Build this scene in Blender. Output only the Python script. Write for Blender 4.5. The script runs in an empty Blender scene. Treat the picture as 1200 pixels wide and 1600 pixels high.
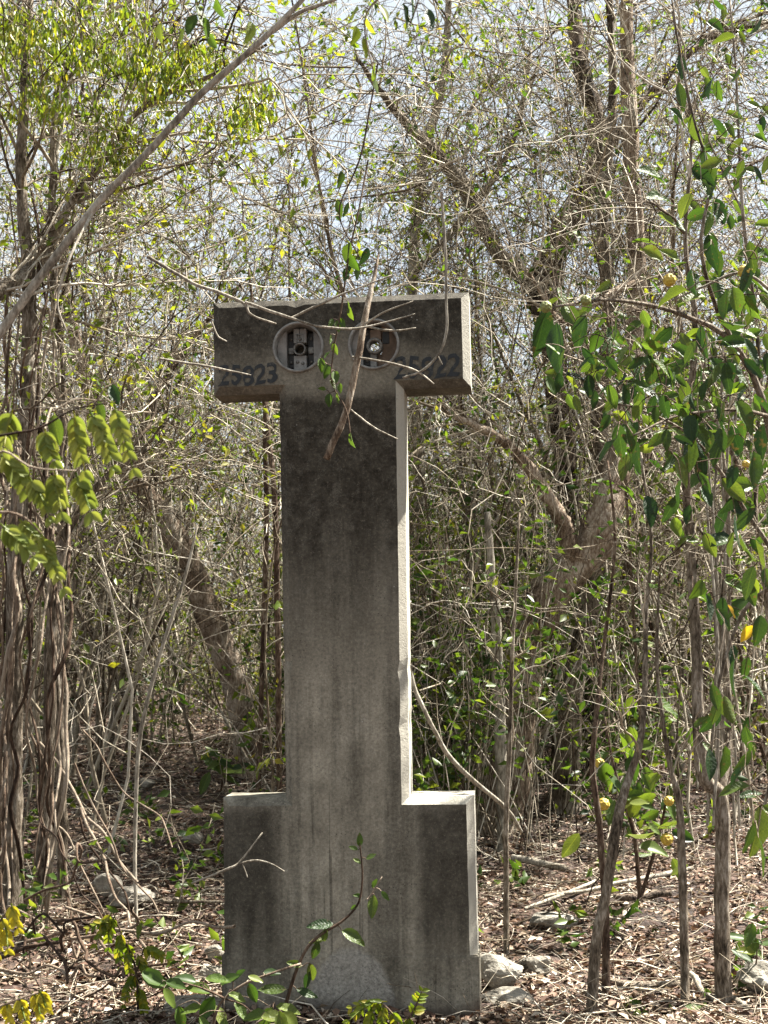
import bpy, bmesh, math, random
import numpy as np
from mathutils import Vector, Matrix

# ------------------------------------------------------------------ camera, sky, sun, exposure
S = bpy.context.scene
COL = S.collection
F_PX, PITCH, CAM_Z = 2100.0, math.atan(200 / 2100.0), 1.26
SUN_AZ, SUN_EL = math.radians(66), math.radians(59)       # azimuth from +Y towards +X

cam_d = bpy.data.cameras.new('camera')
cam_d.sensor_width = 36.0
cam_d.lens = F_PX / 1600 * 36
cam_d.clip_start, cam_d.clip_end = 0.05, 3000
cam_d.dof.use_dof = True
cam_d.dof.focus_distance = 4.7
cam_d.dof.aperture_fstop = 10.5
cam = bpy.data.objects.new('camera', cam_d)
COL.objects.link(cam)
cam.location = (0, 0, CAM_Z)
cam.rotation_euler = (math.pi / 2 + PITCH, 0, 0)
S.camera = cam

W = bpy.data.worlds.new('World'); S.world = W; W.use_nodes = True
wn = W.node_tree.nodes
sky = wn.new('ShaderNodeTexSky'); sky.sky_type = 'NISHITA'; sky.sun_disc = False
sky.sun_elevation = SUN_EL; sky.sun_rotation = SUN_AZ
sky.air_density = 1.0; sky.dust_density = 1.6; sky.ozone_density = 1.0
bg = wn['Background']; bg.inputs['Strength'].default_value = 0.052
# thin even veil of high cloud over the whole sky
wtc = wn.new('ShaderNodeTexCoord'); cln = wn.new('ShaderNodeTexNoise'); cln.inputs['Scale'].default_value = 2.5; cln.inputs['Detail'].default_value = 6
clr = wn.new('ShaderNodeMapRange'); clr.inputs[1].default_value = .35; clr.inputs[2].default_value = .7; clr.inputs[3].default_value = .7; clr.inputs[4].default_value = .95
wmx = wn.new('ShaderNodeMix'); wmx.data_type = 'RGBA'; wmx.inputs[7].default_value = (2.95, 3.15, 3.2, 1)
wl = W.node_tree.links
wl.new(wtc.outputs['Generated'], cln.inputs['Vector']); wl.new(cln.outputs[0], clr.inputs[0]); wl.new(clr.outputs[0], wmx.inputs[0])
wl.new(sky.outputs[0], wmx.inputs[6]); wl.new(wmx.outputs[2], bg.inputs['Color'])

sd = bpy.data.lights.new('sun', 'SUN'); sd.energy = 5.0; sd.angle = math.radians(0.6)
sd.color = (1.0, 0.95, 0.86)
sun = bpy.data.objects.new('sun', sd); COL.objects.link(sun)
to_sun = Vector((math.sin(SUN_AZ) * math.cos(SUN_EL), math.cos(SUN_AZ) * math.cos(SUN_EL), math.sin(SUN_EL)))
sun.rotation_euler = to_sun.to_track_quat('Z', 'Y').to_euler()
sun.location = (6, 2, 12)

S.view_settings.view_transform = 'Standard'
S.view_settings.look = 'None'
S.view_settings.exposure = 2.62
S.view_settings.gamma = 1.0
S.view_settings.use_curve_mapping = False
S.render.engine = 'CYCLES'
S.cycles.use_denoising = True
S.cycles.max_bounces = 8
S.cycles.diffuse_bounces = 4
S.cycles.transmission_bounces = 4

# ------------------------------------------------------------------ helpers
rng = np.random.default_rng(7)
random.seed(7)

def at(px, py, Y):
    """world point at depth Y that the photograph shows at pixel (px, py) of 1200 x 1600"""
    u, v = (px - 600) / F_PX, -(py - 800) / F_PX
    c, s = math.cos(PITCH), math.sin(PITCH)
    y, z = c - v * s, s + v * c
    k = Y / y
    return Vector((u * k, Y, CAM_Z + z * k))

def px_m(Y): return Y / F_PX            # metres per photograph pixel at depth Y

def gz(x, y):
    """height of the ground: nearly level in front, rising slowly into the thicket"""
    y = np.asarray(y, float); x = np.asarray(x, float)
    z = np.where(y < 5, 0, np.where(y < 11, .1 * (y - 5), .6 + .025 * (y - 11)))
    z = np.where(y > 60, .6 + .025 * 49, z)
    return z + .03 * np.sin(x * 1.7 + y * .9) * np.sin(y * 1.3 + 1) * np.clip((y - 4.8) / 2, 0, 1)

def norm(a):
    return a / np.maximum(np.linalg.norm(a, axis=-1, keepdims=True), 1e-9)

def make_mesh(name, pieces, mats, smooth=True):
    """pieces: list of (V[n,3], quads[m,4] or None, tris[k,3] or None, material index)"""
    V, loops, tot, mi, off = [], [], [], [], 0
    for v, q, t, m in pieces:
        if v is None or len(v) == 0: continue
        if q is not None and len(q):
            loops.append((np.asarray(q) + off).ravel()); tot.append(np.full(len(q), 4)); mi.append(np.full(len(q), m))
        if t is not None and len(t):
            loops.append((np.asarray(t) + off).ravel()); tot.append(np.full(len(t), 3)); mi.append(np.full(len(t), m))
        V.append(np.asarray(v, float)); off += len(v)
    V = np.concatenate(V); loops = np.concatenate(loops).astype(np.int32)
    tot = np.concatenate(tot).astype(np.int32); mi = np.concatenate(mi).astype(np.int32)
    me = bpy.data.meshes.new(name)
    me.vertices.add(len(V)); me.vertices.foreach_set('co', V.astype(np.float32).ravel())
    me.loops.add(len(loops)); me.loops.foreach_set('vertex_index', loops)
    me.polygons.add(len(tot))
    st = np.zeros(len(tot), np.int32); st[1:] = np.cumsum(tot)[:-1]
    me.polygons.foreach_set('loop_start', st); me.polygons.foreach_set('loop_total', tot)
    me.polygons.foreach_set('material_index', mi)
    if smooth: me.polygons.foreach_set('use_smooth', np.ones(len(tot), bool))
    for m in mats: me.materials.append(m)
    me.update(calc_edges=True)
    return me

def link(name, me, parent=None, loc=None, kind=None, label=None, cat=None, group=None):
    o = bpy.data.objects.new(name, me); COL.objects.link(o)
    if parent is not None:
        o.parent = parent
    if loc is not None: o.location = loc
    tag(o, label, cat, group, kind)
    return o

def tag(o, label=None, cat=None, group=None, kind=None):
    if label: o['label'] = label
    if cat: o['category'] = cat
    if group: o['group'] = group
    if kind: o['kind'] = kind
    return o

def thing(name, loc, label, cat, group=None):
    o = bpy.data.objects.new(name, None); COL.objects.link(o)
    o.location = loc; o.empty_display_size = .1
    return tag(o, label, cat, group)

def part(name, pieces, mats, parent, kind=None, label=None, smooth=True):
    """mesh given in world coordinates, stored relative to its parent's location"""
    l = np.array(parent.location) if parent is not None else np.zeros(3)
    if parent is not None and parent.parent is not None: l = l + np.array(parent.parent.location)
    pieces = [(np.asarray(v) - l, q, t, m) for v, q, t, m in pieces if v is not None and len(v)]
    return link(name, make_mesh(name, pieces, mats, smooth), parent, kind=kind, label=label)

def tubes(P, R, sides=3, m=0, rough=0, cap=False):
    """P[N,K,3] polylines with radii R[N,K] -> one piece"""
    P = np.asarray(P, float); R = np.asarray(R, float)
    N, K, _ = P.shape
    T = norm(np.gradient(P, axis=1))
    ref = norm(rng.normal(size=(N, 1, 3))) + np.zeros((N, K, 3))
    if N <= 40:
        ref = np.zeros((N, K, 3)) + np.array([.31, -.94, .12])
    A = norm(np.cross(T, ref)); B = np.cross(T, A)
    ang = np.arange(sides) * 2 * np.pi / sides
    r = R[:, :, None] * np.ones(sides)
    if rough:
        k = np.arange(K)[None, :, None]; s = np.arange(sides)[None, None, :]
        ph = rng.random((N, 1, 1)) * 6
        r = r * (1 + rough * (.5 * np.sin(3 * ang[None, None, :] + k * .35 + ph) + .4 * np.sin(5 * ang[None, None, :] - k * .21 + 2 * ph))
                 + rough * .5 * rng.normal(size=(N, K, sides)))
    V = P[:, :, None, :] + r[..., None] * (np.cos(ang)[:, None] * A[:, :, None, :] + np.sin(ang)[:, None] * B[:, :, None, :])
    idx = np.arange(N * K * sides).reshape(N, K, sides)
    a = idx[:, :-1, :]; b = idx[:, 1:, :]
    q = np.stack([a, np.roll(a, -1, 2), np.roll(b, -1, 2), b], -1).reshape(-1, 4)
    t = None
    if cap:
        t = []
        for n in range(N):
            for k in (0, K - 1):
                for s in range(1, sides - 1):
                    t.append((idx[n, k, 0], idx[n, k, s], idx[n, k, s + 1]))
        t = np.array(t)
    return (V.reshape(-1, 3), q, t, m)

def walk(start, d, length, K, wander, trop, curl=None):
    N = len(start); P = np.zeros((N, K, 3)); P[:, 0] = start
    d = norm(np.asarray(d, float)); step = (np.asarray(length) / (K - 1))[:, None]
    trop = np.asarray(trop, float)
    for k in range(1, K):
        d = norm(d + wander * rng.normal(size=(N, 3)) + trop)
        P[:, k] = P[:, k - 1] + d * step
    return P

def spawn(P, n, lo, hi, ang, spread=.25):
    """n child starts per parent polyline: positions, directions, parent index, t"""
    N, K, _ = P.shape
    idx = np.repeat(np.arange(N), n)
    t = rng.uniform(lo, hi, len(idx)); f = t * (K - 1); i = np.minimum(f.astype(int), K - 2); w = (f - i)[:, None]
    pos = P[idx, i] * (1 - w) + P[idx, i + 1] * w
    tan = norm(P[idx, i + 1] - P[idx, i])
    perp = norm(np.cross(tan, rng.normal(size=tan.shape)))
    a = rng.normal(ang, spread, len(idx))[:, None]
    return pos, norm(tan * np.cos(a) + perp * np.sin(a)), idx, t

def taper(N, K, r0, r1):
    r0 = np.broadcast_to(np.asarray(r0, float), (N,)); t = np.linspace(0, 1, K)
    return r0[:, None] * (1 - t) + np.asarray(r1) * t

def leaves(pos, d, L, Wd, m=0, detail=0, fold=.35, flat=0.0):
    """folded leaf blades; detail 0: 2 triangles, 1: 8 triangles"""
    N = len(pos); d = norm(d)
    side = norm(np.cross(d, rng.normal(size=(N, 3)) + np.array([0, 0, flat])))
    up = np.cross(side, d)
    L = np.broadcast_to(L, (N,))[:, None]; Wd = np.broadcast_to(Wd, (N,))[:, None]
    if detail == 0:
        V = np.stack([pos, pos + d * L * .45 + side * Wd / 2 + up * Wd * fold * .5, pos + d * L - up * L * .1,
                      pos + d * L * .45 - side * Wd / 2 + up * Wd * fold * .5], 1)
        b = np.arange(N)[:, None] * 4
        t = np.concatenate([b + [0, 1, 2], b + [0, 2, 3]])
        return (V.reshape(-1, 3), None, t, m)
    c = rng.uniform(-.05, .3, (N, 1))
    def p(a, s, h): return pos + d * L * a + side * Wd * s - up * L * c * a * a + up * Wd * h
    V = np.stack([p(0, 0, 0), p(.28, .42, fold * .5), p(.28, 0, 0), p(.28, -.42, fold * .5),
                  p(.68, .36, fold * .45), p(.68, 0, 0), p(.68, -.36, fold * .45), p(1, 0, 0)], 1)
    b = np.arange(N)[:, None] * 8
    q = np.concatenate([b + [1, 4, 5, 2], b + [2, 5, 6, 3]])
    t = np.concatenate([b + [0, 1, 2], b + [0, 2, 3], b + [4, 7, 5], b + [5, 7, 6]])
    return (V.reshape(-1, 3), q, t, m)

def smooth_line(pts, n):
    """Catmull-Rom through pts [k, d] resampled to n points"""
    p = np.asarray(pts, float); k = len(p)
    if k == 2: p = np.stack([p[0], p[0] * .6667 + p[1] * .3333, p[0] * .3333 + p[1] * .6667, p[1]]); k = 4
    e = np.concatenate([[2 * p[0] - p[1]], p, [2 * p[-1] - p[-2]]])
    t = np.linspace(0, k - 1, n); i = np.minimum(t.astype(int), k - 2); f = (t - i)[:, None]
    a, b, c, d = e[i], e[i + 1], e[i + 2], e[i + 3]
    return .5 * (2 * b + (c - a) * f + (2 * a - 5 * b + 4 * c - d) * f ** 2 + (3 * b - 3 * c + d - a) * f ** 3)

def traced(pts, n=24, jitter=0.0):
    """pts: (px, py, depth, width px) -> polyline [n,3], radii [n]"""
    w = []
    for px, py, Y, wd in pts:
        p = at(px, py, Y); w.append((p.x, p.y, p.z, wd * px_m(Y) / 2))
    c = smooth_line(w, n)
    P = c[:, :3]; R = np.maximum(c[:, 3], .0006)
    if jitter: P = P + jitter * R[:, None] * np.cumsum(rng.normal(size=P.shape), 0) / 3
    return P, R

# ------------------------------------------------------------------ materials
def new_mat(name):
    m = bpy.data.materials.new(name); m.use_nodes = True
    nt = m.node_tree; b = nt.nodes['Principled BSDF']
    return m, nt, b

def N(nt, t, **kw):
    n = nt.nodes.new(t)
    for k, v in kw.items():
        if k in n.inputs: n.inputs[k].default_value = v
        else: setattr(n, k, v)
    return n

def ramp(nt, fac, stops):
    r = nt.nodes.new('ShaderNodeValToRGB')
    while len(r.color_ramp.elements) < len(stops): r.color_ramp.elements.new(.5)
    for e, (p, c) in zip(r.color_ramp.elements, stops):
        e.position = p; e.color = (*c, 1) if len(c) == 3 else c
    nt.links.new(fac, r.inputs[0])
    return r

def mth(nt, op, a, b=None, clamp=False):
    n = nt.nodes.new('ShaderNodeMath'); n.operation = op; n.use_clamp = clamp
    for i, v in enumerate((a, b)):
        if v is None: continue
        if isinstance(v, (int, float)): n.inputs[i].default_value = v
        else: nt.links.new(v, n.inputs[i])
    return n.outputs[0]

def mixc(nt, f, a, b, mode='MIX'):
    n = nt.nodes.new('ShaderNodeMix'); n.data_type = 'RGBA'; n.blend_type = mode
    for i, v in ((0, f), (6, a), (7, b)):
        if isinstance(v, (int, float)): n.inputs[i].default_value = v
        elif isinstance(v, tuple): n.inputs[i].default_value = (*v, 1)
        else: nt.links.new(v, n.inputs[i])
    return n.outputs[2]

def rnd(nt):
    """one random value for every loose piece and every object"""
    g = N(nt, 'ShaderNodeNewGeometry'); o = N(nt, 'ShaderNodeObjectInfo')
    return mth(nt, 'FRACT', mth(nt, 'ADD', g.outputs['Random Per Island'], o.outputs['Random']))

def bump(nt, b, h, strength, dist=.01):
    n = N(nt, 'ShaderNodeBump', Strength=strength, Distance=dist)
    nt.links.new(h, n.inputs['Height']); nt.links.new(n.outputs[0], b.inputs['Normal'])

def step(nt, v, lo, hi):
    n = nt.nodes.new('ShaderNodeMapRange'); n.interpolation_type = 'SMOOTHSTEP'
    nt.links.new(v, n.inputs[0]); n.inputs[1].default_value = lo; n.inputs[2].default_value = hi
    return n.outputs[0]

def leaf_mat(name, stops, trans=.45, rough=.42, tcol=(1.25, 1.3, .55), veins=False):
    m, nt, b = new_mat(name)
    r = ramp(nt, rnd(nt), stops)
    tc = N(nt, 'ShaderNodeTexCoord')
    no = N(nt, 'ShaderNodeTexNoise', Scale=28.0, Detail=3.0); nt.links.new(tc.outputs['Object'], no.inputs['Vector'])
    mott = mixc(nt, .55, r.outputs[0], ramp(nt, no.outputs[0], [(.3, (.55, .6, .5)), (.7, (1.25, 1.2, 1.1))]).outputs[0], 'MULTIPLY')
    if veins:                                                # blades are unit leaves along +Y: midrib, side veins, browned spots
        sp = N(nt, 'ShaderNodeSeparateXYZ'); nt.links.new(tc.outputs['Object'], sp.inputs[0])
        ax = mth(nt, 'ABSOLUTE', sp.outputs[0])
        rib = mth(nt, 'SUBTRACT', 1.0, step(nt, ax, .006, .016))
        sv = mth(nt, 'ABSOLUTE', mth(nt, 'SINE', mth(nt, 'MULTIPLY', mth(nt, 'SUBTRACT', sp.outputs[1], mth(nt, 'MULTIPLY', ax, .9)), 26.0)))
        side = mth(nt, 'MULTIPLY', mth(nt, 'SUBTRACT', 1.0, step(nt, sv, .05, .25)), .4)
        vein = mth(nt, 'MAXIMUM', rib, side)
        mott = mixc(nt, mth(nt, 'MULTIPLY', vein, .6), mott, mixc(nt, 1.0, mott, (2.2, 1.9, 1.6), 'MULTIPLY'))
        oi = N(nt, 'ShaderNodeObjectInfo'); of = N(nt, 'ShaderNodeVectorMath', operation='ADD')
        nt.links.new(tc.outputs['Object'], of.inputs[0]); nt.links.new(oi.outputs['Location'], of.inputs[1])
        n4 = N(nt, 'ShaderNodeTexNoise', Scale=5.0, Detail=5.0); nt.links.new(of.outputs[0], n4.inputs['Vector'])
        mott = mixc(nt, mth(nt, 'MULTIPLY', step(nt, n4.outputs[0], .63, .70), .8), mott, (.10, .065, .025))
        bump(nt, b, mth(nt, 'SUBTRACT', n4.outputs[0], vein), .35, .02)
    nt.links.new(mott, b.inputs['Base Color'])
    b.inputs['Roughness'].default_value = rough
    b.inputs['Specular IOR Level'].default_value = .35
    t = N(nt, 'ShaderNodeBsdfTranslucent')
    nt.links.new(mixc(nt, 1.0, mott, tcol, 'MULTIPLY'), t.inputs[0])
    mx = N(nt, 'ShaderNodeMixShader'); mx.inputs[0].default_value = trans
    nt.links.new(b.outputs[0], mx.inputs[1]); nt.links.new(t.outputs[0], mx.inputs[2])
    nt.links.new(mx.outputs[0], nt.nodes['Material Output'].inputs[0])
    return m

def bark_mat(name, stops, scale=9.0, stretch=.26, bstr=1.2, pieces=False):
    m, nt, b = new_mat(name)
    tc = N(nt, 'ShaderNodeTexCoord'); mp = N(nt, 'ShaderNodeMapping'); mp.inputs['Scale'].default_value = (1, 1, stretch)
    nt.links.new(tc.outputs['Object'], mp.inputs[0])
    no = N(nt, 'ShaderNodeTexNoise', Scale=scale * 11, Detail=8.0, Roughness=.7); nt.links.new(mp.outputs[0], no.inputs['Vector'])
    n2 = N(nt, 'ShaderNodeTexNoise', Scale=scale * .8, Detail=4.0); nt.links.new(tc.outputs['Object'], n2.inputs['Vector'])
    f = mth(nt, 'ADD', mth(nt, 'MULTIPLY', no.outputs[0], .6), mth(nt, 'MULTIPLY', n2.outputs[0], .4))
    f = mth(nt, 'ADD', mth(nt, 'MULTIPLY', mth(nt, 'SUBTRACT', f, .5), 2.7), .53)
    if pieces: f = mth(nt, 'ADD', mth(nt, 'MULTIPLY', f, .5), mth(nt, 'MULTIPLY', rnd(nt), .5))
    r = ramp(nt, f, stops); nt.links.new(r.outputs[0], b.inputs['Base Color'])
    b.inputs['Roughness'].default_value = .9; b.inputs['Specular IOR Level'].default_value = .15
    bump(nt, b, no.outputs[0], bstr, .012)
    return m

M_BARK = bark_mat('bark_grey_brown', [(.25, (.03, .023, .016)), (.45, (.115, .091, .066)), (.6, (.2, .165, .125)), (.78, (.34, .3, .25))])
M_BARK_RED = bark_mat('bark_reddish', [(.25, (.018, .011, .008)), (.48, (.07, .044, .03)), (.64, (.12, .083, .058)), (.8, (.22, .175, .13))])
M_BARK_DARK = bark_mat('bark_dark', [(.35, (.012, .010, .008)), (.52, (.06, .045, .033)), (.7, (.17, .13, .10))])
M_BARK_TAN = bark_mat('bark_tan', [(.25, (.06, .04, .028)), (.48, (.19, .138, .097)), (.62, (.3, .24, .18)), (.78, (.44, .38, .31))])
M_PALE = bark_mat('bark_pale', [(.25, (.08, .068, .052)), (.5, (.2, .176, .14)), (.75, (.36, .33, .275))], bstr=.4)
M_TWIG = bark_mat('twig_bark', [(.25, (.03, .021, .014)), (.4, (.095, .072, .049)), (.52, (.2, .168, .122)), (.66, (.34, .30, .235)), (.82, (.5, .46, .39))], bstr=.2, pieces=True)
M_VINE = bark_mat('vine_bark', [(.25, (.02, .012, .008)), (.45, (.07, .045, .03)), (.6, (.135, .098, .07)), (.8, (.26, .215, .165))], bstr=.6, pieces=True)
M_LEAF = leaf_mat('leaf_green', [(0, (.02, .046, .01)), (.4, (.05, .092, .015)), (.75, (.095, .135, .022)), (1, (.15, .175, .03))], .48)
M_LEAF_BIG = leaf_mat('leaf_glossy', [(0, (.012, .032, .009)), (.4, (.024, .052, .012)), (.7, (.048, .082, .015)), (1, (.09, .12, .022))], .38, .42, (1.1, 1.15, .6), veins=True)
M_LEAF_LIT = leaf_mat('leaf_light_green', [(0, (.042, .085, .014)), (.6, (.075, .12, .02)), (1, (.12, .15, .03))], .42, .45, (1.1, 1.15, .6), veins=True)
M_LEAF_YEL = leaf_mat('leaf_yellow_green', [(0, (.08, .125, .014)), (.5, (.155, .195, .022)), (.85, (.235, .245, .03)), (1, (.28, .235, .03))], .5)
M_FROND = leaf_mat('leaflet_pale', [(0, (.14, .18, .04)), (.6, (.2, .235, .055)), (1, (.26, .27, .07))], .4, .55, (1.1, 1.1, .6))
M_BLOOM = leaf_mat('leaflet_yellow', [(0, (.34, .31, .03)), (1, (.46, .4, .04))], .4, .55, (1.1, 1.05, .6))
M_LEAF_MIX = leaf_mat('leaf_thicket', [(0, (.018, .046, .008)), (.3, (.05, .098, .012)), (.6, (.10, .15, .018)), (.85, (.165, .19, .026)), (1, (.22, .17, .035))], .5, .5)
M_LEAF_GOLD = leaf_mat('leaf_turned_yellow', [(0, (.5, .3, .02)), (1, (.55, .36, .03))], .45)
M_DRY = leaf_mat('dry_leaf', [(0, (.032, .016, .011)), (.3, (.092, .05, .035)), (.58, (.175, .112, .081)), (.82, (.31, .24, .185)), (1, (.5, .44, .38))], .12, .8, (1.1, 1, .8))

def make_ground_mat():
    m, nt, b = new_mat('forest_soil')
    tc = N(nt, 'ShaderNodeTexCoord')
    n1 = N(nt, 'ShaderNodeTexNoise', Scale=1.3, Detail=6.0); n2 = N(nt, 'ShaderNodeTexVoronoi', Scale=34.0); n3 = N(nt, 'ShaderNodeTexNoise', Scale=60.0, Detail=6.0)
    for n in (n1, n2, n3): nt.links.new(tc.outputs['Object'], n.inputs['Vector'])
    c1 = ramp(nt, n1.outputs[0], [(.35, (.03, .018, .013)), (.55, (.065, .042, .031)), (.7, (.12, .09, .07))])
    c2 = ramp(nt, n2.outputs['Color'], [(.1, (.35, .3, .28)), (.5, (.9, .85, .8)), (.9, (1.7, 1.5, 1.35))])
    nt.links.new(mixc(nt, .8, c1.outputs[0], c2.outputs[0], 'MULTIPLY'), b.inputs['Base Color'])
    b.inputs['Roughness'].default_value = .95
    bump(nt, b, mth(nt, 'ADD', n3.outputs[0], n2.outputs['Distance']), 1.0, .02)
    return m
M_SOIL = make_ground_mat()

def make_rock_mat():
    m, nt, b = new_mat('limestone')
    tc = N(nt, 'ShaderNodeTexCoord')
    n1 = N(nt, 'ShaderNodeTexNoise', Scale=9.0, Detail=8.0, Roughness=.7); n2 = N(nt, 'ShaderNodeTexNoise', Scale=60.0, Detail=5.0)
    for n in (n1, n2): nt.links.new(tc.outputs['Object'], n.inputs['Vector'])
    c = ramp(nt, n1.outputs[0], [(.34, (.05, .044, .036)), (.46, (.16, .145, .118)), (.6, (.27, .25, .21)), (.8, (.36, .34, .3))])
    nt.links.new(c.outputs[0], b.inputs['Base Color']); b.inputs['Roughness'].default_value = .95
    bump(nt, b, mth(nt, 'ADD', n1.outputs[0], mth(nt, 'MULTIPLY', n2.outputs[0], .4)), .9, .02)
    return m
M_ROCK = make_rock_mat()

def make_concrete(name, weather):
    """cast concrete; weather = how much black algae and run-off staining its face carries"""
    m, nt, b = new_mat(name)
    tc = N(nt, 'ShaderNodeTexCoord'); sep = N(nt, 'ShaderNodeSeparateXYZ'); nt.links.new(tc.outputs['Object'], sep.inputs[0])
    X, Y, Z = sep.outputs
    def noise(scale, detail=6, rough=.6, sc=(1, 1, 1)):
        mp = N(nt, 'ShaderNodeMapping'); mp.inputs['Scale'].default_value = sc
        nt.links.new(tc.outputs['Object'], mp.inputs[0])
        n = N(nt, 'ShaderNodeTexNoise', Scale=scale, Detail=float(detail), Roughness=rough); nt.links.new(mp.outputs[0], n.inputs['Vector'])
        return n.outputs[0]
    big = noise(2.2, 5); mid = noise(9, 8, .65); fine = noise(95, 8, .78); streak = noise(11, 5, .6, (1, 1, .07))
    grain = noise(260, 3, .6)
    base = ramp(nt, mth(nt, 'ADD', mth(nt, 'MULTIPLY', big, .5), mth(nt, 'MULTIPLY', mid, .5)),
                [(.36, (.132, .119, .093)), (.5, (.238, .217, .172)), (.62, (.352, .325, .262))]).outputs[0]
    col = mixc(nt, 1.0, base, ramp(nt, fine, [(.3, (.5, .5, .5)), (.5, (1, 1, 1)), (.7, (1.45, 1.45, 1.45))]).outputs[0], 'MULTIPLY')
    if weather:
        ax = mth(nt, 'ABSOLUTE', X)
        jig = mth(nt, 'MULTIPLY', mth(nt, 'SUBTRACT', mid, .5), .5)
        zj = mth(nt, 'ADD', Z, mth(nt, 'ADD', jig, mth(nt, 'MULTIPLY', mth(nt, 'SUBTRACT', streak, .5), .9)))
        top = step(nt, zj, .85, 1.75)                                  # algae down from the head
        # paler zone round the meter sockets
        dx = mth(nt, 'SUBTRACT', mth(nt, 'ABSOLUTE', mth(nt, 'ADD', X, .0)), .0)
        ell = mth(nt, 'ADD', mth(nt, 'POWER', mth(nt, 'DIVIDE', X, .27), 2), mth(nt, 'POWER', mth(nt, 'DIVIDE', mth(nt, 'SUBTRACT', Z, 2.22), .13), 2))
        around = mth(nt, 'SUBTRACT', 1.0, step(nt, mth(nt, 'ADD', ell, mth(nt, 'MULTIPLY', jig, 3.6)), .4, 1.3))
        low = mth(nt, 'SUBTRACT', 1.0, step(nt, Z, .66, .78))
        panel = mth(nt, 'MULTIPLY', low, step(nt, mth(nt, 'ADD', ax, mth(nt, 'MULTIPLY', jig, .25)), .185, .27))
        fade = step(nt, mth(nt, 'ADD', zj, .0), .02, .42)
        panel = mth(nt, 'MULTIPLY', panel, mth(nt, 'ADD', mth(nt, 'MULTIPLY', fade, .75), .15))
        dark = mth(nt, 'MAXIMUM', mth(nt, 'MULTIPLY', top, mth(nt, 'SUBTRACT', 1.0, mth(nt, 'MULTIPLY', around, .38))), panel)
        blot = step(nt, mth(nt, 'ADD', mth(nt, 'MULTIPLY', noise(26, 8, .75), .55), mth(nt, 'MULTIPLY', fine, .45)), .38, .58)
        dark = mth(nt, 'MULTIPLY', dark, mth(nt, 'ADD', .8, mth(nt, 'MULTIPLY', blot, .2)))
        numz = mth(nt, 'MULTIPLY', step(nt, Z, 2.08, 2.13), mth(nt, 'SUBTRACT', 1.0, step(nt, mth(nt, 'ADD', Z, mth(nt, 'MULTIPLY', jig, .3)), 2.22, 2.32)))
        dark = mth(nt, 'MULTIPLY', dark, mth(nt, 'SUBTRACT', 1.0, mth(nt, 'MULTIPLY', numz, .3)))
        mild = mth(nt, 'MULTIPLY', step(nt, mth(nt, 'ADD', mth(nt, 'MULTIPLY', streak, .7), mth(nt, 'MULTIPLY', big, .4)), .46, .66), .6)
        drip = noise(46, 4, .6, (1, 1, .035))
        mild = mth(nt, 'MAXIMUM', mild, mth(nt, 'MULTIPLY', step(nt, drip, .57, .63), mth(nt, 'ADD', .22, mth(nt, 'MULTIPLY', low, .3))))
        dark = mth(nt, 'MAXIMUM', dark, mild)
        alg = ramp(nt, fine, [(.3, (.004, .0035, .003)), (.45, (.012, .010, .0075)), (.56, (.034, .029, .021)), (.68, (.14, .125, .10))]).outputs[0]
        col = mixc(nt, dark, col, alg)
        # rough paler render patch low on the face
        pe = mth(nt, 'ADD', mth(nt, 'POWER', mth(nt, 'DIVIDE', mth(nt, 'ADD', X, -.005), .16), 2), mth(nt, 'POWER', mth(nt, 'DIVIDE', Z, .25), 2))
        patch = mth(nt, 'SUBTRACT', 1.0, step(nt, mth(nt, 'ADD', pe, jig), .75, 1.0))
        col = mixc(nt, mth(nt, 'MULTIPLY', patch, .8), col, ramp(nt, fine, [(.32, (.12, .115, .10)), (.62, (.42, .40, .36))]).outputs[0])
        # pale worm-like lichen flecks in the black algae
        wrp = noise(24, 4, .6)
        fl = N(nt, 'ShaderNodeTexNoise', Scale=95.0, Detail=2.0, Distortion=2.5); nt.links.new(tc.outputs['Object'], fl.inputs['Vector'])
        ridge = mth(nt, 'SUBTRACT', 1.0, mth(nt, 'MULTIPLY', mth(nt, 'ABSOLUTE', mth(nt, 'SUBTRACT', fl.outputs[0], .5)), 14.0), True)
        flk = mth(nt, 'MULTIPLY', mth(nt, 'MULTIPLY', ridge, step(nt, wrp, .5, .62)), mth(nt, 'MULTIPLY', step(nt, Z, 1.0, 1.7), .5))
        col = mixc(nt, flk, col, (.17, .16, .135))
        splash = mth(nt, 'SUBTRACT', 1.0, step(nt, mth(nt, 'ADD', Z, mth(nt, 'MULTIPLY', jig, .22)), .02, .10))
        col = mixc(nt, mth(nt, 'MULTIPLY', splash, .75), col, (.065, .045, .034))
        spots = N(nt, 'ShaderNodeTexVoronoi', Scale=38.0); nt.links.new(tc.outputs['Object'], spots.inputs['Vector'])
        sp = mth(nt, 'MULTIPLY', mth(nt, 'SUBTRACT', 1.0, step(nt, spots.outputs['Distance'], .06, .12)), step(nt, mid, .56, .62))
        col = mixc(nt, mth(nt, 'MULTIPLY', sp, .6), col, (.36, .35, .32))
        pit = N(nt, 'ShaderNodeTexVoronoi', Scale=75.0); nt.links.new(tc.outputs['Object'], pit.inputs['Vector'])
        pm = mth(nt, 'MULTIPLY', mth(nt, 'SUBTRACT', 1.0, step(nt, pit.outputs['Distance'], .10, .2)), step(nt, noise(6, 4), .5, .6))
        col = mixc(nt, mth(nt, 'MULTIPLY', pm, .75), col, (.02, .018, .014))
        ck = N(nt, 'ShaderNodeTexVoronoi', Scale=5.0, feature='DISTANCE_TO_EDGE'); 
        wv = N(nt, 'ShaderNodeMix', data_type='RGBA'); wv.inputs[0].default_value = .12
        nn = N(nt, 'ShaderNodeTexNoise', Scale=7.0, Detail=6.0); nt.links.new(tc.outputs['Object'], nn.inputs['Vector'])
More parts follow.
